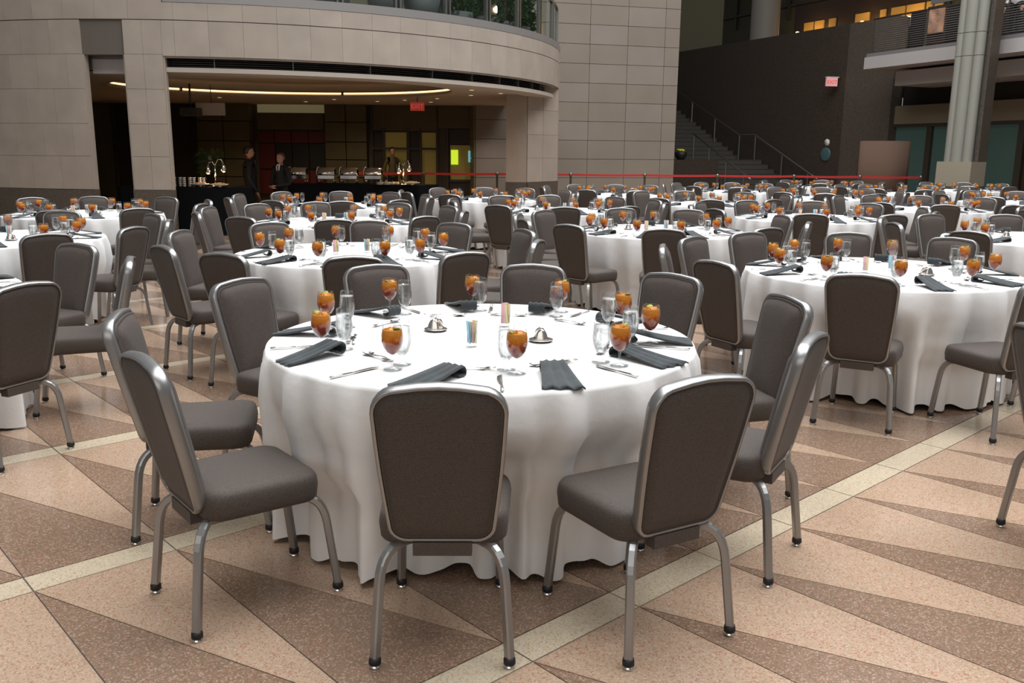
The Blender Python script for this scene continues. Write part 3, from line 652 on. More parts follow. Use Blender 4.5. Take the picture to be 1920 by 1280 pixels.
# ------------------------------------------------------------------ table ware prototypes
def goblet_mb(kind, lod=0):
    n = 28 if lod == 0 else 12
    if kind == 'tea':
        prof = [(.001, .0), (.034, .0), (.035, .003), (.012, .006), (.0045, .012), (.004, .045), (.007, .056), (.022, .066), (.034, .085), (.0405, .108), (.040, .13), (.0365, .152), (.034, .165)]
    else:
        prof = [(.001, .0), (.034, .0), (.035, .003), (.012, .006), (.006, .012), (.009, .022), (.006, .030), (.014, .038), (.026, .052), (.0335, .078), (.035, .10), (.032, .135), (.029, .168)]
    b = MB(); b.lathe(prof, 'glass', n); 
    tr = prof[-1]; b.lathe([(tr[0]-.0008, tr[1]-.001), (tr[0]+.0006, tr[1]), (tr[0]-.001, tr[1]+.001)], 'glass', n)
    return b, prof
def thing_goblet(kind, lod):
    b, prof = goblet_mb(kind, lod); n = 24 if lod == 0 else 12
    t = thing('tea_glass' if kind == 'tea' else 'water_glass', '', 'glass')
    if lod == 0:
        obj('goblet', b, t)
    if kind == 'tea':
        q = MB(); top = .150
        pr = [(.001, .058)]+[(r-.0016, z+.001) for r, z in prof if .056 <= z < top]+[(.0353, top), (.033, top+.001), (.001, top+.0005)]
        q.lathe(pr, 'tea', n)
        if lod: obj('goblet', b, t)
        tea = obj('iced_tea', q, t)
        if lod == 0:
            for i in range(5):
                a = i*1.3; c = MB(); T = Matrix.Translation((.017*cos(a), .017*sin(a), top-.004)) @ Matrix.Rotation(a*2, 4, 'Z') @ Matrix.Rotation(.5+a, 4, 'X'); c.box(-.009, .009, -.009, .009, -.009, .009, 'tea', T); obj('ice_cube', c, tea)
            c = MB(); T = Matrix.Translation((-.012, .018, top+.002)) @ Matrix.Rotation(.5, 4, 'X'); c.lathe([(.001, 0), (.014, 0), (.014, .004), (.001, .004)], 'lemon', 16, T); obj('lemon_slice', c, t)
    else:
        top = .147
        q = MB(); pr = [(.001, .036)]+[(r-.0014, z+.0005) for r, z in prof if .037 <= z < top]+[(.0296, top), (.001, top)]
        q.lathe(pr, 'water', n)
        if lod: obj('goblet', b, t)
        obj('water', q, t)
    return t
GL = {(k, l): thing_goblet(k, l) for k in ('tea', 'water') for l in (0, 1)}

def napkin_mb(var, lod=0):
    """folded strip: local x from the table edge (0) towards the centre (~.27), inner end rises and curls under"""
    b = MB()
    if var == 0: w0, w1, hh, ln, pl_ = .064, .042, .052, .26, .009
    elif var == 1: w0, w1, hh, ln, pl_ = .074, .045, .034, .27, .012
    else: w0, w1, hh, ln, pl_ = .056, .046, .048, .25, .008
    path = []
    for i in range(9):
        u = i/8; path.append((ln*u, .006+(hh)*u**1.35))
    r = .022; cx, cz = ln, .006+hh-r
    for i in range(1, 9): a = radians(90-i*30); path.append((cx+r*cos(a), cz+r*sin(a)*1.0))
    path = [(x, max(z, .006)) for x, z in path]
    m = 13 if lod == 0 else 7; rs = []
    for i, (x, z) in enumerate(path):
        u = min(1, i/8); w = w0+(w1-w0)*u; top = []; bot = []
        dz = 1 if i < 9 else .4
        for k in range(m):
            v = -1+2*k/(m-1); pz = pl_*(abs(((v*1.5+3.25) % 1)-.5)*2-.5)*dz*(1-.3*u)
            xx = x+(0.010*v if i < 2 else 0)+(.008*(abs(((v*1.5+3.25) % 1)-.5)*2) if i == 0 else 0)
            top.append((xx, v*w, max(.003, z+.003+pz))); bot.append((xx, v*w, max(.0005, z-.003+pz)))
        rs.append(top+bot[::-1])
    b.rings(rs, 'napkin', True); return b
NP = []
for lod in (0, 1):
    for v in range(3):
        o = obj('napkin', napkin_mb(v, lod)); tag(o, '', 'napkin'); NP.append(o)
def knife_mb():
    b = MB(); b.tube([(0, 0, .005), (.03, 0, .0055), (.10, 0, .005)], [.006, .0065, .004], 'silver', 8, flat=(1, .55))
    rs = []
    for x, w in ((.10, .003), (.115, .006), (.16, .009), (.20, .009), (.215, .005), (.222, .001)): rs.append([(x, -.004, .003), (x, -.004+w*2, .0035), (x, -.004+w*2, .0045), (x, -.004, .005)])
    b.rings(rs, 'silver', False); return b
def spoon_mb():
    b = MB(); b.tube([(0, 0, .004), (.04, 0, .007), (.09, 0, .009), (.125, 0, .006)], [.007, .005, .0028, .003], 'silver', 8, flat=(1, .4))
    n = 14; rs = []
    for s_, z in ((1, 0), (.7, -.004), (.35, -.0065), (.02, -.0072)): rs.append([(.15+.030*s_*cos(2*pi*i/n), .018*s_*sin(2*pi*i/n), .010+z) for i in range(n)])
    b.rings(rs, 'silver', True, False, True); rs2 = [[(p[0], p[1], p[2]-.0008) for p in r] for r in rs]; b.rings(rs2, 'silver', True, False, True); return b
def fork_mb():
    b = MB(); b.tube([(0, 0, .004), (.04, 0, .007), (.09, 0, .009), (.12, 0, .006)], [.007, .005, .0028, .003], 'silver', 8, flat=(1, .4))
    rs = []
    for x, w, z in ((.118, .003, .006), (.128, .009, .005), (.145, .0105, .005)): rs.append([(x, -w, z), (x, w, z), (x, w, z+.0015), (x, -w, z+.0015)])
    b.rings(rs, 'silver', False)
    for i in range(4): y = -.009+.006*i; b.tube([(.145, y, .006), (.165, y, .007), (.185, y, .011)], [.0014, .0013, .0008], 'silver', 5)
    return b
CUT = {}
for nm, f_ in (('knife', knife_mb), ('spoon', spoon_mb), ('fork', fork_mb)): CUT[nm] = tag(obj('table_'+nm, f_()), '', nm)
# sweetener caddy
def caddy(mats, name='sweetener_caddy'):
    t = thing(name, '', 'caddy'); b = MB(); b.lathe([(.001, 0), (.021, 0), (.022, .012), (.020, .014), (.021, .07)], 'glass', 18); obj('caddy_glass', b, t)
    for i, m in enumerate(mats):
        b = MB(); T = Matrix.Translation(((i % 3-1)*.010, (i//3-.8)*.009, .015)) @ Matrix.Rotation(.25*(i-2), 4, 'Z') @ Matrix.Rotation(.08*((i % 3)-1), 4, 'Y'); b.box(-.0013, .0013, -.013, .013, 0, .088+.005*(i % 2), m, T); obj('packet', b, t)
    return t
CAD = [caddy(['bl', 'pk', 'wh', 'bl', 'yl', 'yl']), caddy(['yl', 'yl', 'wh', 'pk', 'pk', 'pk'])]
def shells():
    t = thing('butter_dish', '', 'dish'); b = MB(); b.lathe([(.001, .002), (.03, .002), (.05, .006), (.053, .008), (.05, .0095), (.001, .005)], 'silver', 28); obj('saucer', b, t)
    for s_ in (-1, 1):
        b = MB(); rs = []
        for j in range(7):
            u = j/6; z = .006+.052*u; hw = .027*math.sqrt(max(0, 1-u*u))+.001; rs.append([(s_*(.022+.012*(1-u))+.008*cos(a_), hw*sin(a_)*1.0, z) for a_ in [2*pi*q/10 for q in range(10)]])
        b.rings(rs, 'silver', True); obj('butter_shell', b, t)
    return t
SH = shells()

# ------------------------------------------------------------------ tables
TABLES = {   # key: (x, y, chair angles, phrase)
 'T1': (-.13, 3.75, None, 'the front table'),
 'T2': (2.55, 6.12, [-153, -116, -78, -37, 4, 46, 77, 111, 141, 169], 'big table right of the front one'),
 'T3': (-1.26, 6.95, [-113, -79, -50, -11, 26, 61, 94, 130, 169, -141], 'table just behind the front one'),
 'T0': (-3.72, 4.80, [-20, 22, 61, 97, -58], 'cut-off table at left edge'),
 'T5': (-4.61, 7.88, [-47, -16, 17, 51, 95, 125, -80], 'second table at left edge'),
 'T6': (-5.26, 10.95, [-76, -43, -5, 33, 71, 111, 142, 180, -145, -110], 'table before left stone wall'),
 'T7': (-2.0, 10.05, [-118, -79, -41, -5, 33, 69, 110, 137, 173, -153], 'centre table, two behind the front'),
 'T8': (-2.66, 13.1, [-146, -110, -74, -40, -12, 25, 63, 95, 132, 170], 'table nearest the buffet'),
 'T4': (1.50, 9.27, [-131, -96, -57, -20, 18, 66, 97, 141, 170, -160], 'table two behind, right of centre'),
 'T9': (.61, 12.38, [-161, -123, -90, -57, -16, 16, 52, 92, 125, 178], 'fourth table back, at centre'),
 'T10': (-.43, 15.2, [-112, -80, -48, -3, 25, 64, 95, 130, 175, -150], 'last table before right pier'),
 'T11': (2.0, 17.45, [-165, -117, -81, -45, -10, 25, 55, 85, 120, 155], 'last table before the tower'),
 'T12': (3.09, 14.46, [-173, -128, -98, -60, -25, 15, 51, 91, 125, 155], 'table before the tower corner'),
 'T14': (3.78, 11.43, [-153, -107, -71, -35, 0, 38, 69, 107, 144, 175], 'table behind the big right one'),
 'T15': (5.22, 8.75, [-142, -105, -70, 74, 109, 147, 180], 'cut-off table at right edge'),
 'T16': (6.28, 13.6, [-137, -106, -70, -45, -10, 30, 70, 100, 130, 165], 'table below and before pale column'),
 'T17': (8.3, 19.2, [-131, -97, -60, -25, 10, 45, 97, 130, 160, -165], 'far table below curved screen'),
 'T18': (5.83, 16.95, [-134, -106, -71, -35, 0, 37, 72, 110, 151, -170], 'far table below stair foot'),
 'T19': (4.77, 19.5, [-136, -100, -65, -30, 5, 36, 57, 95, 130, 165], 'last table right of tower corner'),
 'T20': (7.7, 22.5, [-145, -110, -75, -37, 0, 35, 70, 107, 140, 178], 'last table below round plaque'),
 'T21': (7.85, 10.9, [138, 172, 105], 'hidden table beyond right edge'),
 'T22': (8.9, 15.9, [-168, -132, -98, -60, 120, 155, 90, 60], 'far table at right edge'),
 'T24': (10.75, 21.4, [-150, -115, -80, -40, -5, 30, 65, 100, 140, 175], 'last table below column base'),
 'T25': (10.2, 24.2-1.9+.9, [], ''),
}
del TABLES['T25']
TABLES['T23'] = (3.45, 3.05, [168], 'hidden table at right front')
T1CH = [(-.21, 2.71, 91), (-.944, 2.914, 39), (-1.301, 3.565, 11.4), (None, 1.16, 150), (None, 1.21, 116), (None, 1.16, 80), (None, 1.18, 47), (None, 1.16, 13), (.845, 3.31, 148.6), (.425, 2.782, 119.4)]

POS = [(-90, 'near side'), (-67.5, 'near side right'), (-45, 'near right corner'), (-22.5, 'right side near'), (0, 'right side'), (22.5, 'right side far'),
       (45, 'far right corner'), (67.5, 'far side right'), (90, 'far side'), (112.5, 'far side left'), (135, 'far left corner'), (157.5, 'left side far'),
       (180, 'left side'), (-157.5, 'left side near'), (-135, 'near left corner'), (-112.5, 'near side left')]
def posname(a, used):
    best = sorted(POS, key=lambda p: abs((a-p[0]+180) % 360-180))
    for p in best:
        if p[1] not in used: used.add(p[1]); return p[1]

def cloth(cx, cy, chairs, hi):
    """draped cloth; chairs: list of (angle deg, origin radius)"""
    nt = 420 if hi else 160; zs_ = [.765, .752, .72, .66, .6, .52, .46, .40, .32, .24, .16, .08, .012] if hi else [.765, .75, .68, .56, .44, .30, .15, .015]
    rnd = random.Random(int(cx*97+cy*13)); f = [(rnd.randint(11, 14), rnd.random()*6.28, .5), (rnd.randint(20, 24), rnd.random()*6.28, .95), (rnd.randint(31, 37), rnd.random()*6.28, .5)]
    V = [(0, 0, .7652)]; F = []; rr = [.3, .6, .85, .905]
    for r in rr:
        for i in range(nt): a = 2*pi*i/nt; V.append((r*cos(a), r*sin(a), .765))
    ring = [1+j*nt for j in range(len(rr))]
    for i in range(nt): F.append((0, 1+i, 1+(i+1) % nt))
    for j, z in enumerate(zs_[1:]):
        q = (.765-z)/.765; ring.append(len(V))
        for i in range(nt):
            a = 2*pi*i/nt; s_ = sum(w*sin(k*a+p+.8*q*sin(a*3+p)) for k, p, w in f); s_ = math.tanh(s_*1.25)
            base = .905+.018*min(1, q*14)
            r = base+(q**.9)*(.004+.066*s_)+min(1, q*14)*.004*s_
            r += q*.018*sin(2*a+f[0][1])
            for ca, co in chairs:
                d = abs((degrees(a)-ca+180) % 360-180)
                lim = co-.305 if z < .40 else co-.245
                if z < .56:
                    w = min(1, max(0, (21-d)/7)); w = w*w*(3-2*w)*min(1, (.62-z)/.14)
                    l2 = lim+.035*(s_-1)
                    if r > l2: r = r*(1-w)+l2*w
            zz = z+(.016*(1-s_) if j == len(zs_)-2 else 0)
            V.append((r*cos(a), r*sin(a), zz))
    for j in range(len(ring)-1):
        for i in range(nt): F.append((ring[j]+i, ring[j+1]+i, ring[j+1]+(i+1) % nt, ring[j]+(i+1) % nt))
    b = MB(); b.add(V, F, 'linen', True); return b
def P2(cx, cy, a, r): a = radians(a); return (cx+r*cos(a), cy+r*sin(a))
# shared table frame
b = MB(); b.lathe([(.001, .735), (.90, .735), (.905, .742), (.905, .755), (.90, .7625), (.001, .7625)], 'ply', 40); m_top = b.mesh('tabletop')
legm = []
for i in range(4):
    a = pi/4+i*pi/2; c, s_ = cos(a)*.55, sin(a)*.55; q = MB(); q.tube([(c*.9, s_*.9, .735), (c, s_, .03)], .016, 'steel', 8); q.lathe([(.02, 0), (.02, .035)], 'rubber', 10, Matrix.Translation((c, s_, 0)), cap=True); legm.append(q.mesh('leg'))
TZ = .767
ALLCH = []
for key, (cx, cy, angs, ph) in TABLES.items():
    dist = hypot(cx, cy)
    t = thing('round_table', 'round banquet table under the white cloth, '+ph, 'table', (cx, cy, 0), 0, 'round banquet tables'); obj('tabletop', m_top, t)
    for q in legm: obj('leg', q, t)
    chs = []
    if key == 'T1':
        for c in T1CH:
            if c[0] is None: x, y = P2(cx, cy, c[2], c[1]); chs.append((x, y, c[2]+180, c[2]))
            else: chs.append((c[0], c[1], c[2], degrees(atan2(c[1]-cy, c[0]-cx))))
    else:
        rj = random.Random(int(cx*31+cy*17))
        for a in angs:
            r = 1.185+rj.uniform(-.02, .035); x, y = P2(cx, cy, a, r); h = a+180+rj.uniform(-5, 5)
            if key == 'T2' and a == -116: x, y, h = 2.082, 5.141, 61.7
            if key == 'T0' and a == -20: x, y, h = -2.642, 4.371, 158
            if key == 'T23': x, y, h = 2.31, 3.31, -12
            if dist > 8:
                for dd in (0, 5, -5, 10, -10, 15, -15, 20, -20, 99):
                    if dd == 99: break
                    x, y = P2(cx, cy, a+dd, r)
                    if all(hypot(x-p[0], y-p[1]) > .56 for p in ALLCH) and all(hypot(x-p[0], y-p[1]) > .56 for p in chs): h += dd; break
                if dd == 99: continue
            chs.append((x, y, h, a))
    tag(obj('tablecloth', cloth(cx, cy, [(a, hypot(x-cx, y-cy)) for x, y, h, a in chs], dist < 7.6), None, (cx, cy, 0)), 'white floor-length cloth draped over '+ph, 'tablecloth', 'white round tablecloths')
    ALLCH += [(c[0], c[1]) for c in chs]
    used = set(); lod = 0 if dist < 8.6 else (1 if dist < 15 else 2)
    for x, y, h, a in chs:
        pn = posname(a, used); back = (abs((h-90+180) % 360-180) < 80)
        place(CH[lod], (x, y, 0), radians(h), 'grey banquet chair, %s, %s' % (pn, ph), 'banquet chairs at the round tables')
    if key in ('T21', 'T23'): continue
    # place settings
    if key == 'T1': sets = [-134.5+2, 148, 111+1, 80, 44, 8, -22, -58, -94, -172]
    else: sets = list(angs)
    if key in ('T0',): sets = [22, 61, -20]
    if key == 'T15': sets = [-142, -105, 74+32, 147, 180]
    used = set(); gl = 0 if dist < 8.8 else 1; rj = random.Random(int(cx*5+cy*3))
    T1TEA = [(-.439, 3.174), (-.844, 3.96), (-.616, 4.388), (-.207, 4.553), (.249, 4.416), (.511, 4.032), (.584, 3.674), (.408, 3.267), (.018, 3.131), (-.763, 3.469)]
    T1WAT = [(-.414, 3.254), (-.75, 3.962), (-.532, 4.316), (-.162, 4.435), (.216, 4.291), (.438, 3.97), (.495, 3.632), (.343, 3.324), (-.02, 3.189), (-.678, 3.505)]
    for i, a in enumerate(sets):
        pn = posname(a, used); j1, j2 = rj.uniform(-3, 3), rj.uniform(-.02, .02)
        if key == 'T1': tx, ty = T1TEA[i]; wx, wy = T1WAT[i]; at_ = degrees(atan2(ty-cy, tx-cx)); a = at_-16
        else: (tx, ty), (wx, wy) = P2(cx, cy, a+16+j1, .71+j2), P2(cx, cy, a+14+j1*.5, .615+j2)
        place(GL['tea', gl], (tx, ty, TZ), rj.random()*6, 'glass of orange iced tea, %s, %s' % (pn, ph), 'iced tea glasses')
        place(GL['water', gl], (wx, wy, TZ), rj.random()*6, 'stemmed glass of water, %s, %s' % (pn, ph), 'water glasses')
        na = a-12+rj.uniform(-2, 2); nr = .90; nx, ny = P2(cx, cy, na, nr); var = rj.randint(0, 2)
        tw = rj.uniform(-8, 8)
        if key == 'T1': var = {0: 2, 1: 0, 7: 1, 8: 1, 9: 0, 6: 1}.get(i, 0); tw = {0: 14, 8: -22, 7: -14, 9: -4, 6: -12}.get(i, 6)
        place(NP[var+(0 if gl == 0 else 3)], (nx, ny, TZ-.002), radians(na+180+tw), 'folded charcoal napkin, %s, %s' % (pn, ph), 'charcoal napkins')
        if dist < 8.8 and key != 'T5' or (key == 'T4' and rj.random() < .8):
            kx, ky = P2(cx, cy, a+9, .885); place(CUT['knife'], (kx, ky, TZ), radians(a+9+180+rj.uniform(-8, 8)), 'silver table knife, %s, %s' % (pn, ph), 'knives')
            fx, fy = P2(cx, cy, a-9, .56); place(CUT['fork'], (fx, fy, TZ), radians(a+90+rj.uniform(-12, 4)), 'silver fork laid crosswise, %s, %s' % (pn, ph), 'forks')
            fx, fy = P2(cx, cy, a+8, .55); place(CUT['spoon'], (fx, fy, TZ), radians(a-90+rj.uniform(-4, 14)), 'silver spoon laid crosswise, %s, %s' % (pn, ph), 'spoons')
    if dist < 12.5:
        c1, c2 = ((-.166, 3.583), (-.033, 4.025)) if key == 'T1' else (P2(cx, cy, 30, .12), P2(cx, cy, -160, .13))
        place(CAD[0], (*c1, TZ), radians(20), 'glass of blue and yellow sweetener packets amid '+ph, 'sweetener caddies')
        place(CAD[1], (*c2, TZ), radians(70), 'glass of pink and yellow sweetener packets amid '+ph, 'sweetener caddies')
        c1, c2 = ((-.344, 3.911), (.123, 3.701)) if key == 'T1' else (P2(cx, cy, 150, .32), P2(cx, cy, -35, .30))
        place(SH, (*c1, TZ), radians(75), 'silver dish with two shell pieces, left half, '+ph, 'silver dishes')
        place(SH, (*c2, TZ), radians(95), 'silver dish with two shell pieces, right half, '+ph, 'silver dishes')

# ------------------------------------------------------------------ buffet
def buffet(name, pts, label):
    """curved black-draped table: pts = plan centreline"""
    t = thing(name, label, 'table', (0, 0, 0)); b = MB(); rs = []
    n = len(pts)
    for i, (x, y) in enumerate(pts):
        a = Vector(pts[min(i+1, n-1)])-Vector(pts[max(i-1, 0)]); a.normalize(); nx, ny = -a.y, a.x
        rs.append([(x-nx*.38, y-ny*.38, .86), (x+nx*.38, y+ny*.38, .86), (x+nx*.38, y+ny*.38, .88), (x-nx*.38, y-ny*.38, .88)])
    b.rings(rs, 'blackcloth', False); obj('tabletop', b, t)
    b = MB(); loop = []
    for s_ in (-1, 1):
        seq = range(n) if s_ < 0 else range(n-1, -1, -1)
        for i in seq:
            a = Vector(pts[min(i+1, n-1)])-Vector(pts[max(i-1, 0)]); a.normalize(); loop.append((pts[i][0]+s_*-a.y*.385, pts[i][1]+s_*a.x*.385))
    top = []; bot = []; m = len(loop)
    for i in range(m):
        p, q = Vector(loop[i]), Vector(loop[(i+1) % m]); d = q-p; k = max(1, int(d.length/.06)); nn = Vector((d.y, -d.x)).normalized()
        for j in range(k): v = p+d*j/k; w = .018*(1 if (j+i) % 2 else -1); top.append((v.x, v.y, .875)); bot.append((v.x+nn.x*w, v.y+nn.y*w, .005))
    b.rings([bot, top], 'blackcloth', True, False, False); obj('skirt', b, t); return t
buffet('buffet_table', [(-8.3+1.1, 16.6), (-6.8, 16.65)], 'small black-draped table glimpsed between the two left stone piers')
buffet('buffet_table', [(-6.2, 16.75), (-5.6, 16.8), (-5.0, 17.05)], 'curved black-draped buffet table holding the left heat lamp')
buffet('buffet_table', [(-4.75, 18.3), (-4.1, 18.75), (-3.3, 18.95), (-2.5, 18.95), (-1.75, 18.6)], 'long curved black-draped buffet table holding the chafing dishes')
def heat_lamp(x, y, label, spread, ha):
    t = thing('heat_lamp', label, 'heat lamp', (x, y, .88), ha)
    b = MB(); b.lathe([(.001, 0), (.10, 0), (.10, .012), (.02, .02)], 'chrome', 16); obj('base', b, t)
    b = MB(); b.tube([(0, 0, .01), (0, 0, .42)], .013, 'chrome', 8); obj('pole', b, t)
    for s_, l in ((-1, .13), (1, .16)):
        l = l*spread; b = MB(); b.tube([(0, 0, .38), (s_*l*.4, 0, .5 if s_ > 0 else .46), (s_*l*.8, 0, .49 if s_ > 0 else .44), (s_*l, 0, .42 if s_ > 0 else .38)], .009, 'chrome', 8); ar = obj('arm', b, t)
        z = .42 if s_ > 0 else .38
        b = MB(); b.lathe([(.001, z), (.03, z-.01), (.04, z-.07), (.055, z-.14), (.052, z-.14), (.037, z-.07), (.027, z-.012)], 'chrome', 16, Matrix.Translation((s_*l, 0, 0))); obj('lamp_shade', b, ar)
        b = MB(); b.lathe([(.001, z-.08), (.03, z-.09), (.036, z-.125), (.02, z-.15), (.001, z-.155)], 'bulb', 12, Matrix.Translation((s_*l, 0, 0))); obj('bulb', b, ar)
        c, s2 = cos(ha), sin(ha)
        point('lamp_glow', (x+s_*l*c, y+s_*l*s2, .88+z-.19), 3.5, (1, .6, .25), .03)
    return t
heat_lamp(-5.55, 16.75, 'two-headed silver heat lamp glowing on the left buffet table', 1.0, 0)
heat_lamp(-2.28, 18.65, 'two-headed silver heat lamp glowing at the right end of the buffet', .75, .3)
for x, y, w in ((-5.42, 16.55, 'under the left heat lamp'), (-5.8, 16.65, 'left of the left heat lamp'), (-2.08, 18.42, 'under the right heat lamp')):
    t = thing('food_platter', 'round platter of food '+w, 'platter', (x, y, .88)); b = MB(); b.lathe([(.001, .03), (.14, .03), (.17, .05), (.165, .055), (.13, .04), (.001, .038)], 'china', 20); b.lathe([(.05, 0), (.05, .03)], 'chrome', 10); obj('platter', b, t)
    b = MB(); rj = random.Random(3)
    for i in range(16): a = rj.random()*6.28; r = rj.random()*.10; b.lathe([(.001, .035), (.025, .045), (.015, .075), (.001, .08)], 'food', 7, Matrix.Translation((r*cos(a), r*sin(a), 0)))
    o = obj('food_pile', b, t); o['kind'] = 'stuff'
rj = random.Random(5)
for i in range(9):
    x = -6.45+.09*i; b = MB()
    for k in range(5): b.lathe([(.02, .035*k), (.034, .035*k+.03), (.031, .035*k+.03)], 'china', 12)
    tag(obj('cup_stack', b, None, (x, 16.62+.05*(i % 2), .88)), 'stack of pale cups left of the left heat lamp, %s from the left' % ('first', 'second', 'third', 'fourth', 'fifth', 'sixth', 'seventh', 'eighth', 'ninth')[i], 'cups', 'stacks of cups on the left buffet table')
for i, (x, y) in enumerate(((-4.45, 18.65), (-3.9, 18.85), (-3.45, 18.95), (-2.95, 19.0))):
    t = thing('chafing_dish', 'silver chafing dish with roll-top lid, %s on the long buffet' % ('leftmost', 'second from left', 'third from left', 'rightmost and nearest the lamp')[i], 'chafing dish', (x, y, .88), 0, 'chafing dishes on the buffet')
    b = MB(); b.box(-.17, .17, -.14, .14, .10, .17, 'chrome'); obj('pan', b, t)
    b = MB(); rs = []
    for k in range(9): a = radians(180*k/8); rs.append([(-.17+.02*(k in (0, 8)), -.14*cos(a), .17+.16*sin(a)), (.17, -.14*cos(a), .17+.16*sin(a)), (.17, -.135*cos(a), .168+.155*sin(a)), (-.17, -.135*cos(a), .168+.155*sin(a))])
    b.rings(rs, 'chrome', True); obj('lid', b, t)
    b = MB(); b.tube([(-.19, -.15, .0), (-.19, -.15, .25), (-.17, -.15, .33), (-.13, -.15, .35)], .008, 'chrome', 8); obj('handle', b, t)
    for sx in (-.15, .15):
        b = MB(); b.tube([(sx, -.1, 0), (sx, -.1, .1)], .01, 'chrome', 6); b.tube([(sx, .1, 0), (sx, .1, .1)], .01, 'chrome', 6); obj('leg', b, t)
for i in range(6):
    b = MB()
    for k in range(4): b.lathe([(.001, .012*k), (.05, .012*k), (.075, .012*k+.012), (.07, .012*k+.014)], 'china', 14)
    tag(obj('plate_stack', b, None, (-2.75+.04*i+.1*(i % 2), 18.5+.04*i, .88)), 'low stack of pale plates right of the chafing dishes, %s from left' % ('first', 'second', 'third', 'fourth', 'fifth', 'sixth')[i], 'plates', 'plate stacks on the long buffet')
# potted plants seen between the piers
def leafy(mb, cx, cy, cz, R, H, n, m='leaf', ll=.16, rnd=random):
    for i in range(n):
        a = rnd.random()*6.28; e = rnd.uniform(-.4, 1.2); r = R*rnd.random()**.5; z = cz+H*rnd.random()
        p = Vector((cx+r*cos(a), cy+r*sin(a), z)); d = Vector((cos(a)*cos(e), sin(a)*cos(e), sin(e))); s_ = d.cross(Vector((0, 0, 1))).normalized()*ll*.16
        mdl = p+d*ll*.5+Vector((0, 0, .015)); tip = p+d*ll-Vector((0, 0, .03))
        mb.add([tuple(p), tuple(mdl+s_), tuple(tip), tuple(mdl-s_)], [(0, 1, 2), (0, 2, 3)], m)
for i, (x, y, l_) in enumerate(((-7.25, 18.2, 'between the two left piers'), (-6.55, 19.5, 'right of the left column, behind the buffet'))):
    t = thing('potted_plant', 'dark potted plant with a pale bloom '+l_, 'plant', (x, y, .9)); b = MB(); b.lathe([(.001, -.9), (.2, -.9), (.2, 0), (.1, 0), (.14, .18), (.12, .18)], 'mull', 14); obj('pot', b, t)
    b = MB(); leafy(b, 0, 0, .15, .18, .45, 90, ll=.2); o = obj('foliage', b, t); b = MB(); b.lathe([(.001, .42), (.06, .45), (.03, .52), (.001, .52)], 'china', 8); obj('bloom', b, t)

# ------------------------------------------------------------------ terrace planters
for i, p in enumerate((27.5, 36, 42.5, 49.5, 56, 62.5, 69)):
    c = dp(p, DR-.62, 3.875); t = thing('terrace_planter', 'grey tapered planter with %s shrub on the terrace, %s from the left' % ('low' if i < 3 else 'bushy green', ('first', 'second', 'third', 'fourth', 'fifth', 'sixth', 'last')[i]), 'planter', c, 0, 'planters on the terrace')
    b = MB(); b.lathe([(.001, 0), (.24, 0), (.40, .62 if i < 3 else .3), (.36, .62 if i < 3 else .3), (.3, .5 if i < 3 else .25), (.001, .5 if i < 3 else .25)], 'pot', 20); obj('planter_pot', b, t)
    rr_ = random.Random(i); b = MB(); leafy(b, 0, 0, .55 if i < 3 else .2, (.36), .6 if i < 2 else 1.0, 300 if i < 2 else 1000, ll=.18, rnd=rr_); obj('foliage', b, t)
b = MB(); c = dp(40, 6.2, 4.35); b.box(-.1, .1, -.02, .02, 0, .7, 'orange', Matrix.Translation(c)); tag(obj('orange_banner', b), 'small orange banner behind the terrace glass', 'banner')

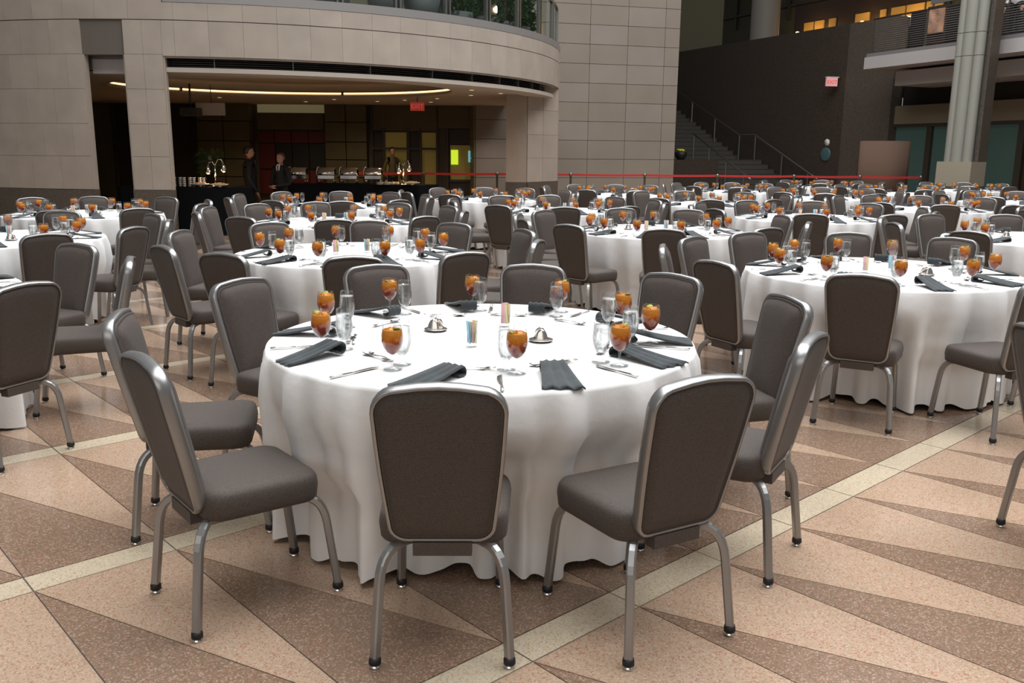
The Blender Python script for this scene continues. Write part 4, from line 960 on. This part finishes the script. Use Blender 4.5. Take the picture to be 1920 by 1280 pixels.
# ------------------------------------------------------------------ people
def person(name, label, loc, rz, H_, jacket, legs_m, hair_m, shirt=True, arms=0, lean=0.):
    t = thing(name, label, 'person', loc, rz); k = H_/1.75
    def sk(verts, edges, radii, m, nm, par):
        me = bpy.data.meshes.new(nm); me.from_pydata([tuple(Vector(v)*k) for v in verts], edges, []); o = bpy.data.objects.new(nm+'_tmp', me); COL.objects.link(o)
        md = o.modifiers.new('s', 'SKIN'); md.use_smooth_shade = True; sv = me.skin_vertices[0].data
        for i_, r in enumerate(radii): sv[i_].radius = (r[0]*k, r[1]*k) if isinstance(r, tuple) else (r*k, r*k)
        sv[0].use_root = True; ms = o.modifiers.new('d', 'SUBSURF'); ms.levels = 1; ms.render_levels = 1
        dg = bpy.context.evaluated_depsgraph_get(); me2 = bpy.data.meshes.new_from_object(o.evaluated_get(dg)); me2.materials.clear(); me2.materials.append(M[m]); me2.name = nm
        bpy.data.objects.remove(o); r_ = bpy.data.objects.new(nm, me2); COL.objects.link(r_); r_.parent = par; return r_
    # faces +x
    hands = [(.12, .25, .80), (.12, -.25, .80)] if arms == 0 else [(.28, .05, 1.02), (.28, -.05, .98)]
    elb = [(-.04, .27, 1.08), (-.04, -.27, 1.08)] if arms == 0 else [(.02, .26, 1.06), (.02, -.26, 1.06)]
    V = [(0, 0, .95), (0, 0, 1.12), (0, 0, 1.30), (-.01, 0, 1.43), (0, 0, 1.50), (-.01, .17, 1.40), elb[0], hands[0], (-.01, -.17, 1.40), elb[1], hands[1], (0, .09, .90), (.01, .10, .48), (-.01, .10, .07), (0, -.09, .90), (.01, -.10, .48), (-.01, -.10, .07), (.12, .11, .04), (.12, -.11, .04), (.01, 0, 1.56)]
    E_ = [(0, 1), (1, 2), (2, 3), (3, 4), (3, 5), (5, 6), (6, 7), (3, 8), (8, 9), (9, 10), (0, 11), (11, 12), (12, 13), (0, 14), (14, 15), (15, 16), (13, 17), (16, 18), (4, 19)]
    R_ = [(.15, .11), (.145, .105), (.17, .12), (.11, .09), .055, .07, .052, .035, .07, .052, .035, .095, .062, .045, .095, .062, .045, .035, .035, .05]
    body = sk(V, E_, R_, jacket, 'body', t)
    me = body.data; me.materials.append(M[legs_m]); me.materials.append(M['skin'])
    for p in me.polygons:
        z = p.center.z/k
        if z < .90: p.material_index = 1
        if z > 1.49: p.material_index = 2
    # head
    b = MB(); n = 14; rs = []
    for z, rx, ry, ox in ((1.52, .045, .05, .01), (1.545, .065, .055, .025), (1.58, .085, .066, .02), (1.62, .095, .073, .012), (1.66, .098, .076, .005), (1.70, .092, .072, 0), (1.735, .07, .056, -.005), (1.752, .03, .03, -.01)):
        rs.append([((ox+rx*cos(2*pi*i/n))*k, ry*sin(2*pi*i/n)*k, z*k) for i in range(n)])
    b.rings(rs, 'skin', True); b.add([(.10*k, 0, 1.655*k), (.125*k, 0, 1.61*k), (.10*k, .015*k, 1.605*k), (.10*k, -.015*k, 1.605*k)], [(0, 2, 1), (0, 1, 3), (1, 2, 3)], 'skin')
    for s_ in (-1, 1):
        b.lathe([(.001, 0), (.02, .003), (.018, .012), (.001, .012)], 'skin', 8, Matrix.Translation((0, s_*.07*k, 1.63*k)) @ Matrix.Rotation(-s_*pi/2, 4, 'X')); b.box(.094*k, .104*k, (s_*.03-.01)*k, (s_*.03+.01)*k, 1.645*k, 1.655*k, 'hair')
    b.box(.088*k, .098*k, -.02*k, .02*k, 1.572*k, 1.578*k, 'redtape')
    obj('head', b, t)
    b = MB(); rs = []
    for z, rx, ry, ox in ((1.60, .055, .075, -.055), (1.65, .075, .083, -.04), (1.70, .095, .080, -.012), (1.74, .085, .068, -.006), (1.765, .04, .035, -.01)):
        rs.append([((ox+rx*cos(2*pi*i/n))*k, ry*sin(2*pi*i/n)*k, z*k) for i in range(n)])
    b.rings(rs, hair_m, True); obj('hair', b, t)
    if shirt:
        b = MB(); b.add([(.125*k, .0, 1.16*k), (.115*k, .055*k, 1.44*k), (.075*k, .05*k, 1.50*k), (.075*k, -.05*k, 1.50*k), (.115*k, -.055*k, 1.44*k)], [(0, 1, 2, 3, 4)], 'shirt'); b.box(.118*k, .128*k, -.018*k, .018*k, 1.2*k, 1.47*k, 'tie'); obj('shirt_front', b, t)
    for hi_, h in enumerate(hands):
        b = MB(); s_ = 1 if hi_ == 0 else -1; hx, hy, hz = h; dn = Vector((.3, 0, -.95)) if arms == 0 else Vector((.5, -s_*.8, -.1)); dn.normalize()
        b.tube([tuple(Vector(h)*k), tuple((Vector(h)+dn*.04)*k), tuple((Vector(h)+dn*.09)*k)], [.026*k, .038*k, .036*k], 'skin', 8, flat=(1, .55))
        sd = dn.cross(Vector((0, 0, 1))); sd = sd.normalized() if sd.length > .1 else Vector((0, 1, 0))
        for f in range(4):
            o_ = sd*(-.027+.018*f); L_ = (.065, .075, .072, .055)[f]; p0 = Vector(h)+dn*.085+o_; b.tube([tuple(p0*k), tuple((p0+dn*L_*.5+Vector((.008, 0, 0)))*k), tuple((p0+dn*L_)*k)], [.009*k, .0085*k, .007*k], 'skin', 6)
        p0 = Vector(h)+dn*.03+sd*.03; b.tube([tuple(p0*k), tuple((p0+(dn*.6+sd*.6)*.035)*k), tuple((p0+(dn*.9+sd*.5)*.06)*k)], [.011*k, .01*k, .008*k], 'skin', 6); obj('hand', b, t)
    return t
person('person', 'person in a dark suit standing in profile behind the buffet, facing right', (-5.20, 17.75, 0), radians(20), 1.62, 'suit', 'suit', 'hair', True, 0)
person('person', 'person in a dark suit with white shirt and tie, hands joined, behind the buffet', (-4.58, 17.75, 0), radians(-112), 1.50, 'suit', 'suit', 'hairb', True, 1)
person('person', 'person in a pale shirt glimpsed in the lit doorway beyond the buffet', (-3.45, 25.7, 0), radians(-60), 1.66, 'olive', 'suit', 'hair', False, 0)
person('person', 'person in a white shirt on the gallery behind the railing at top right', (12.85, 24.0, 4.58), radians(-150), 1.62, 'shirt', 'suit', 'hair', False, 0)
person('person', 'person in dark clothes on the upper floor behind the granite wall top', Wp(13.6, -1.0, 5.86), radians(200), 1.0*1.7, 'suit', 'suit', 'hair', True, 0)
